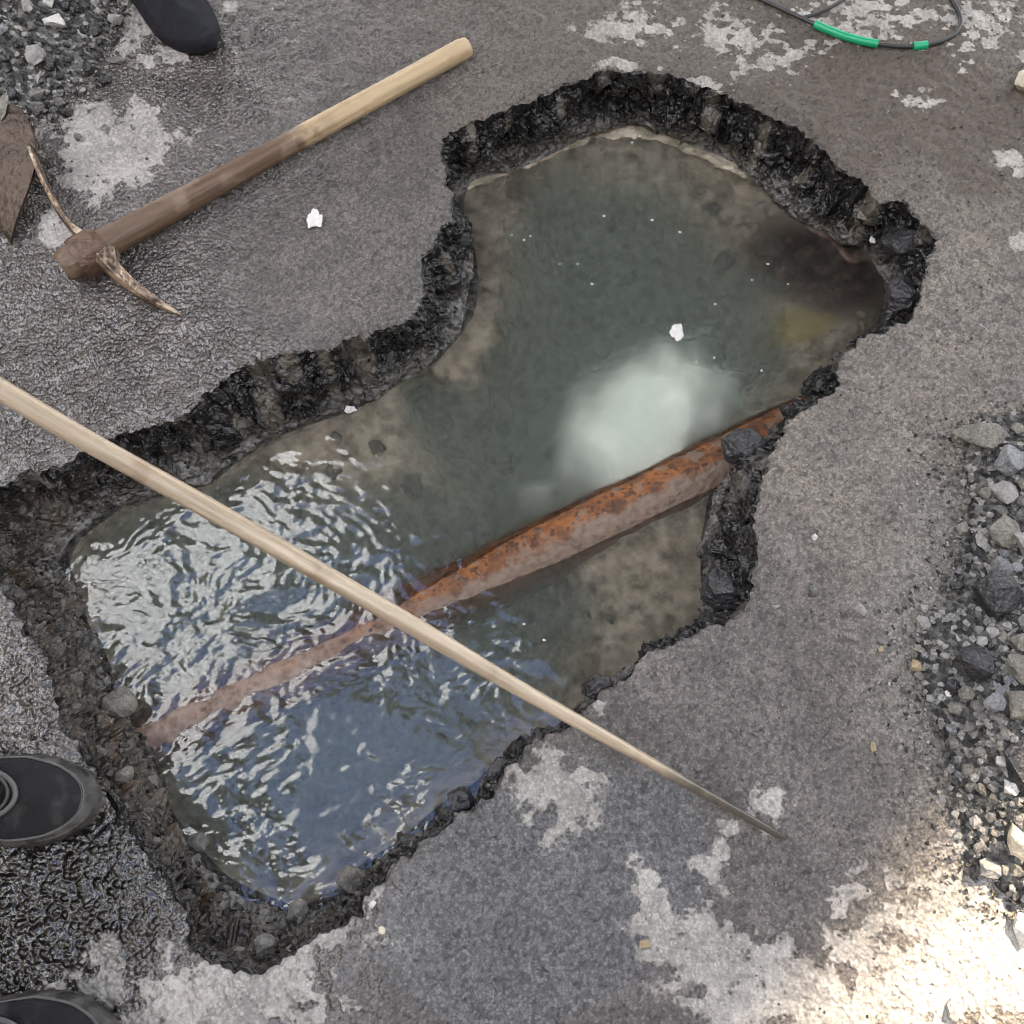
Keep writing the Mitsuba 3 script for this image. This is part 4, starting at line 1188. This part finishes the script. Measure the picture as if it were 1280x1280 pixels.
def hulls(joints, bones):
    parts = []
    for a_, b_ in bones:
        (pa_, ra), (pb_, rb) = joints[a_], joints[b_]
        sp = []
        for p_, r_ in ((pa_, ra), (pb_, rb)):
            sp.append(m3.Manifold.sphere(r_, 20).translate([float(c) for c in p_]))
        parts.append(m3.Manifold.batch_hull(sp))
    out = parts[0]
    for q_ in parts[1:]:
        out = out + q_
    out = out.refine_to_length(0.025)
    mm = out.to_mesh()
    m_ = trimesh.Trimesh(mm.vert_properties[:, :3], mm.tri_verts, process=True)
    trimesh.smoothing.filter_taubin(m_, iterations=12)
    return m_


def person(label, toeL, toeR, face_deg, kind, lean, mats):
    """a standing person; toeL and toeR are points on the road, each with its own shoe direction"""
    k = thing('person', label, 'person')
    heel = []
    for (tx, ty), dg in (toeL, toeR):
        c, s_ = math.cos(math.radians(dg)), math.sin(math.radians(dg))
        M = np.eye(4)
        M[:3, :3] = rot([0, 0, 1], dg)
        M[:3, 3] = [tx - 0.291 * c, ty - 0.291 * s_, 0.001]
        shoe(k, M, kind)
        heel.append(np.array([tx - 0.225 * c, ty - 0.225 * s_, 0.0]))
    fd = np.array([math.cos(math.radians(face_deg)), math.sin(math.radians(face_deg)), 0])
    lf = np.array([-fd[1], fd[0], 0])
    mid2 = (heel[0] + heel[1]) / 2
    hip = mid2 + np.array([0, 0, .93]) - fd * 0.05
    chest = hip + np.array([0, 0, .36]) + fd * lean
    neck = hip + np.array([0, 0, .56]) + fd * lean * 1.8
    head = neck + np.array([0, 0, .17]) + fd * lean * 0.8
    legs = []
    for i_, hl in enumerate(heel):
        sg = 1 if (hl - mid2) @ lf > 0 else -1
        J = {'ank': (hl + [0, 0, .075], .048), 'calf': (hl + [0, 0, .30], .066), 'knee': (hl * .55 + (hip * [1, 1, 0] + lf * sg * .1) * .45 + [0, 0, .50] + fd * .03, .070),
             'hip': (hip + lf * sg * .095, .098), 'waist': (hip + [0, 0, .09], .10)}
        legs.append(hulls(J, [('ank', 'calf'), ('calf', 'knee'), ('knee', 'hip'), ('hip', 'waist')]))
    add('trousers', cat(legs), mats[0], smooth=True, parent=k)
    J = {'w': (hip + [0, 0, .07], .135), 'c': (chest, .15), 'n': (neck - [0, 0, .03], .07)}
    bones = [('w', 'c'), ('c', 'n')]
    for sg, nm in ((1, 'l'), (-1, 'r')):
        J['s' + nm] = (chest + [0, 0, .12] + lf * sg * .19 + fd * lean * .5, .068)
        J['e' + nm] = (chest + lf * sg * .27 - fd * .10 - [0, 0, .16], .050)
        J['h' + nm] = (hip + lf * sg * .17 + fd * .04 + [0, 0, .0], .042)
        bones += [('c', 's' + nm), ('s' + nm, 'n'), ('s' + nm, 'e' + nm), ('e' + nm, 'h' + nm)]
    add('jacket', hulls(J, bones), mats[1], smooth=True, parent=k)
    J = {'n': (neck, .055), 'b': (head - [0, 0, .04] + fd * .03, .072), 't': (head + [0, 0, .045], .088), 'no': (head + fd * .098 - [0, 0, .015], .014)}
    add('head', hulls(J, [('n', 'b'), ('b', 't'), ('b', 'no')]), 'skin_mat', smooth=True, parent=k)
    J = {'a': (head + [0, 0, .060] - fd * .012, .090), 'b': (head - fd * .045 + [0, 0, .0], .075)}
    add('hair', hulls(J, [('a', 'b')]), 'hair_mat', smooth=True, parent=k)


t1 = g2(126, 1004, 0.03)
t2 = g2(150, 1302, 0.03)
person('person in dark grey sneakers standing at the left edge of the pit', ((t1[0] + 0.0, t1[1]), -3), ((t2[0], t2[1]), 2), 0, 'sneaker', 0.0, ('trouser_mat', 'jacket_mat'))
t3 = g2(262, 54, 0.03)
person('person in a plain dark navy shoe standing at the top edge beside the rubble', ((t3[0], t3[1]), -50), ((t3[0] - .40, t3[1] + .12), -70), -70, 'slip', 0.0, ('trouser_mat', 'jacket_mat'))

# ------------------------------------------------------------------ the shelter roof that shades the place (mirrored in the water)
bsdf('roof_mat', (0.06, 0.055, 0.05), 0.8, 0.3)
sh = thing('shelter', 'dark sheet roof on posts standing over the road beyond the pit', 'shelter')
q45 = rot([0, 0, 1], 45)      # local +x points NE, +y NW


def boxm(lo, hi):
    lo, hi = np.array(lo, float), np.array(hi, float)
    m_ = trimesh.creation.box(hi - lo)
    m_.apply_translation((lo + hi) / 2)
    m_.vertices = m_.vertices @ q45.T
    return m_


ZR = 4.6
EDGE_SW, EDGE_SE = 0.95, -0.82
add('roof', boxm((EDGE_SW, EDGE_SE, ZR), (13, 12, ZR + .12)), 'roof_mat', parent=sh)
for k_ in range(5):
    y_ = EDGE_SE + .3 + k_ * 3.4
    add('beam', boxm((EDGE_SW + .1, y_, ZR - .14), (12.8, y_ + .12, ZR - .002)), 'roof_mat', parent=sh)
    add('post', boxm((6.0, y_, 0), (6.14, y_ + .12, ZR - .142)), 'roof_mat', parent=sh)

# ------------------------------------------------------------------ unseen houses added to keep low sky light off the ground
bsdf('house_wall_mat', proc(lambda p, n, uv: mix((0.10, 0.095, 0.085), (0.15, 0.142, 0.13), fbm(p.x * 1.5, p.y * 1.5, p.z * 1.5, 4))), 0.9, 0.2)
bsdf('house_glass_mat', (0.02, 0.025, 0.03), 0.15, 0.5)
bsdf('house_frame_mat', (0.35, 0.34, 0.32), 0.6, 0.3)


def box_(lo, hi):
    lo, hi = np.array(lo, float), np.array(hi, float)
    m_ = trimesh.creation.box(hi - lo)
    m_.apply_translation((lo + hi) / 2)
    return m_


def house(label, lo, hi, side):
    """side: 'E', 'N' or 'W', the wall with the windows"""
    k = thing('house', label, 'house')
    add('wall', box_(lo, hi), 'house_wall_mat', parent=k)
    add('roof', box_((lo[0] - .25, lo[1] - .25, hi[2] + .002), (hi[0] + .25, hi[1] + .25, hi[2] + .22)), 'roof_mat', parent=k)
    along = 1 if side in 'EW' else 0
    face = {'E': hi[0], 'W': lo[0], 'N': hi[1]}[side]
    sg = -1 if side == 'W' else 1
    for fl in range(int((hi[2] - .4) // 2.9)):
        c_ = lo[along] + 1.4
        while c_ < hi[along] - 1.2:
            a_, b_ = [0, 0, 0], [0, 0, 0]
            o_ = 1 - along
            a_[along], b_[along] = c_ - .6, c_ + .6
            a_[2], b_[2] = fl * 2.9 + 1.0, fl * 2.9 + 2.4
            a_[o_], b_[o_] = sorted((face + sg * .004, face + sg * .05))
            w_ = add('window', box_(a_, b_), 'house_frame_mat', parent=k)
            a2, b2 = list(a_), list(b_)
            a2[along] += .07; b2[along] -= .07; a2[2] += .07; b2[2] -= .07
            a2[o_], b2[o_] = sorted((face + sg * .052, face + sg * .058))
            add('pane', box_(a2, b2), 'house_glass_mat', parent=w_)
            c_ += 2.6


house('unseen building added on the left to block low sky light', (-16, -6, 0), (-6.8, 9, 6.2), 'E')
house('unseen building added behind the viewer to block low sky light', (-6, -14, 0), (7, -4.6, 7.0), 'N')
house('unseen building added on the right to block low sky light', (5.5, -4, 0), (14, 1.5, 6.2), 'W')
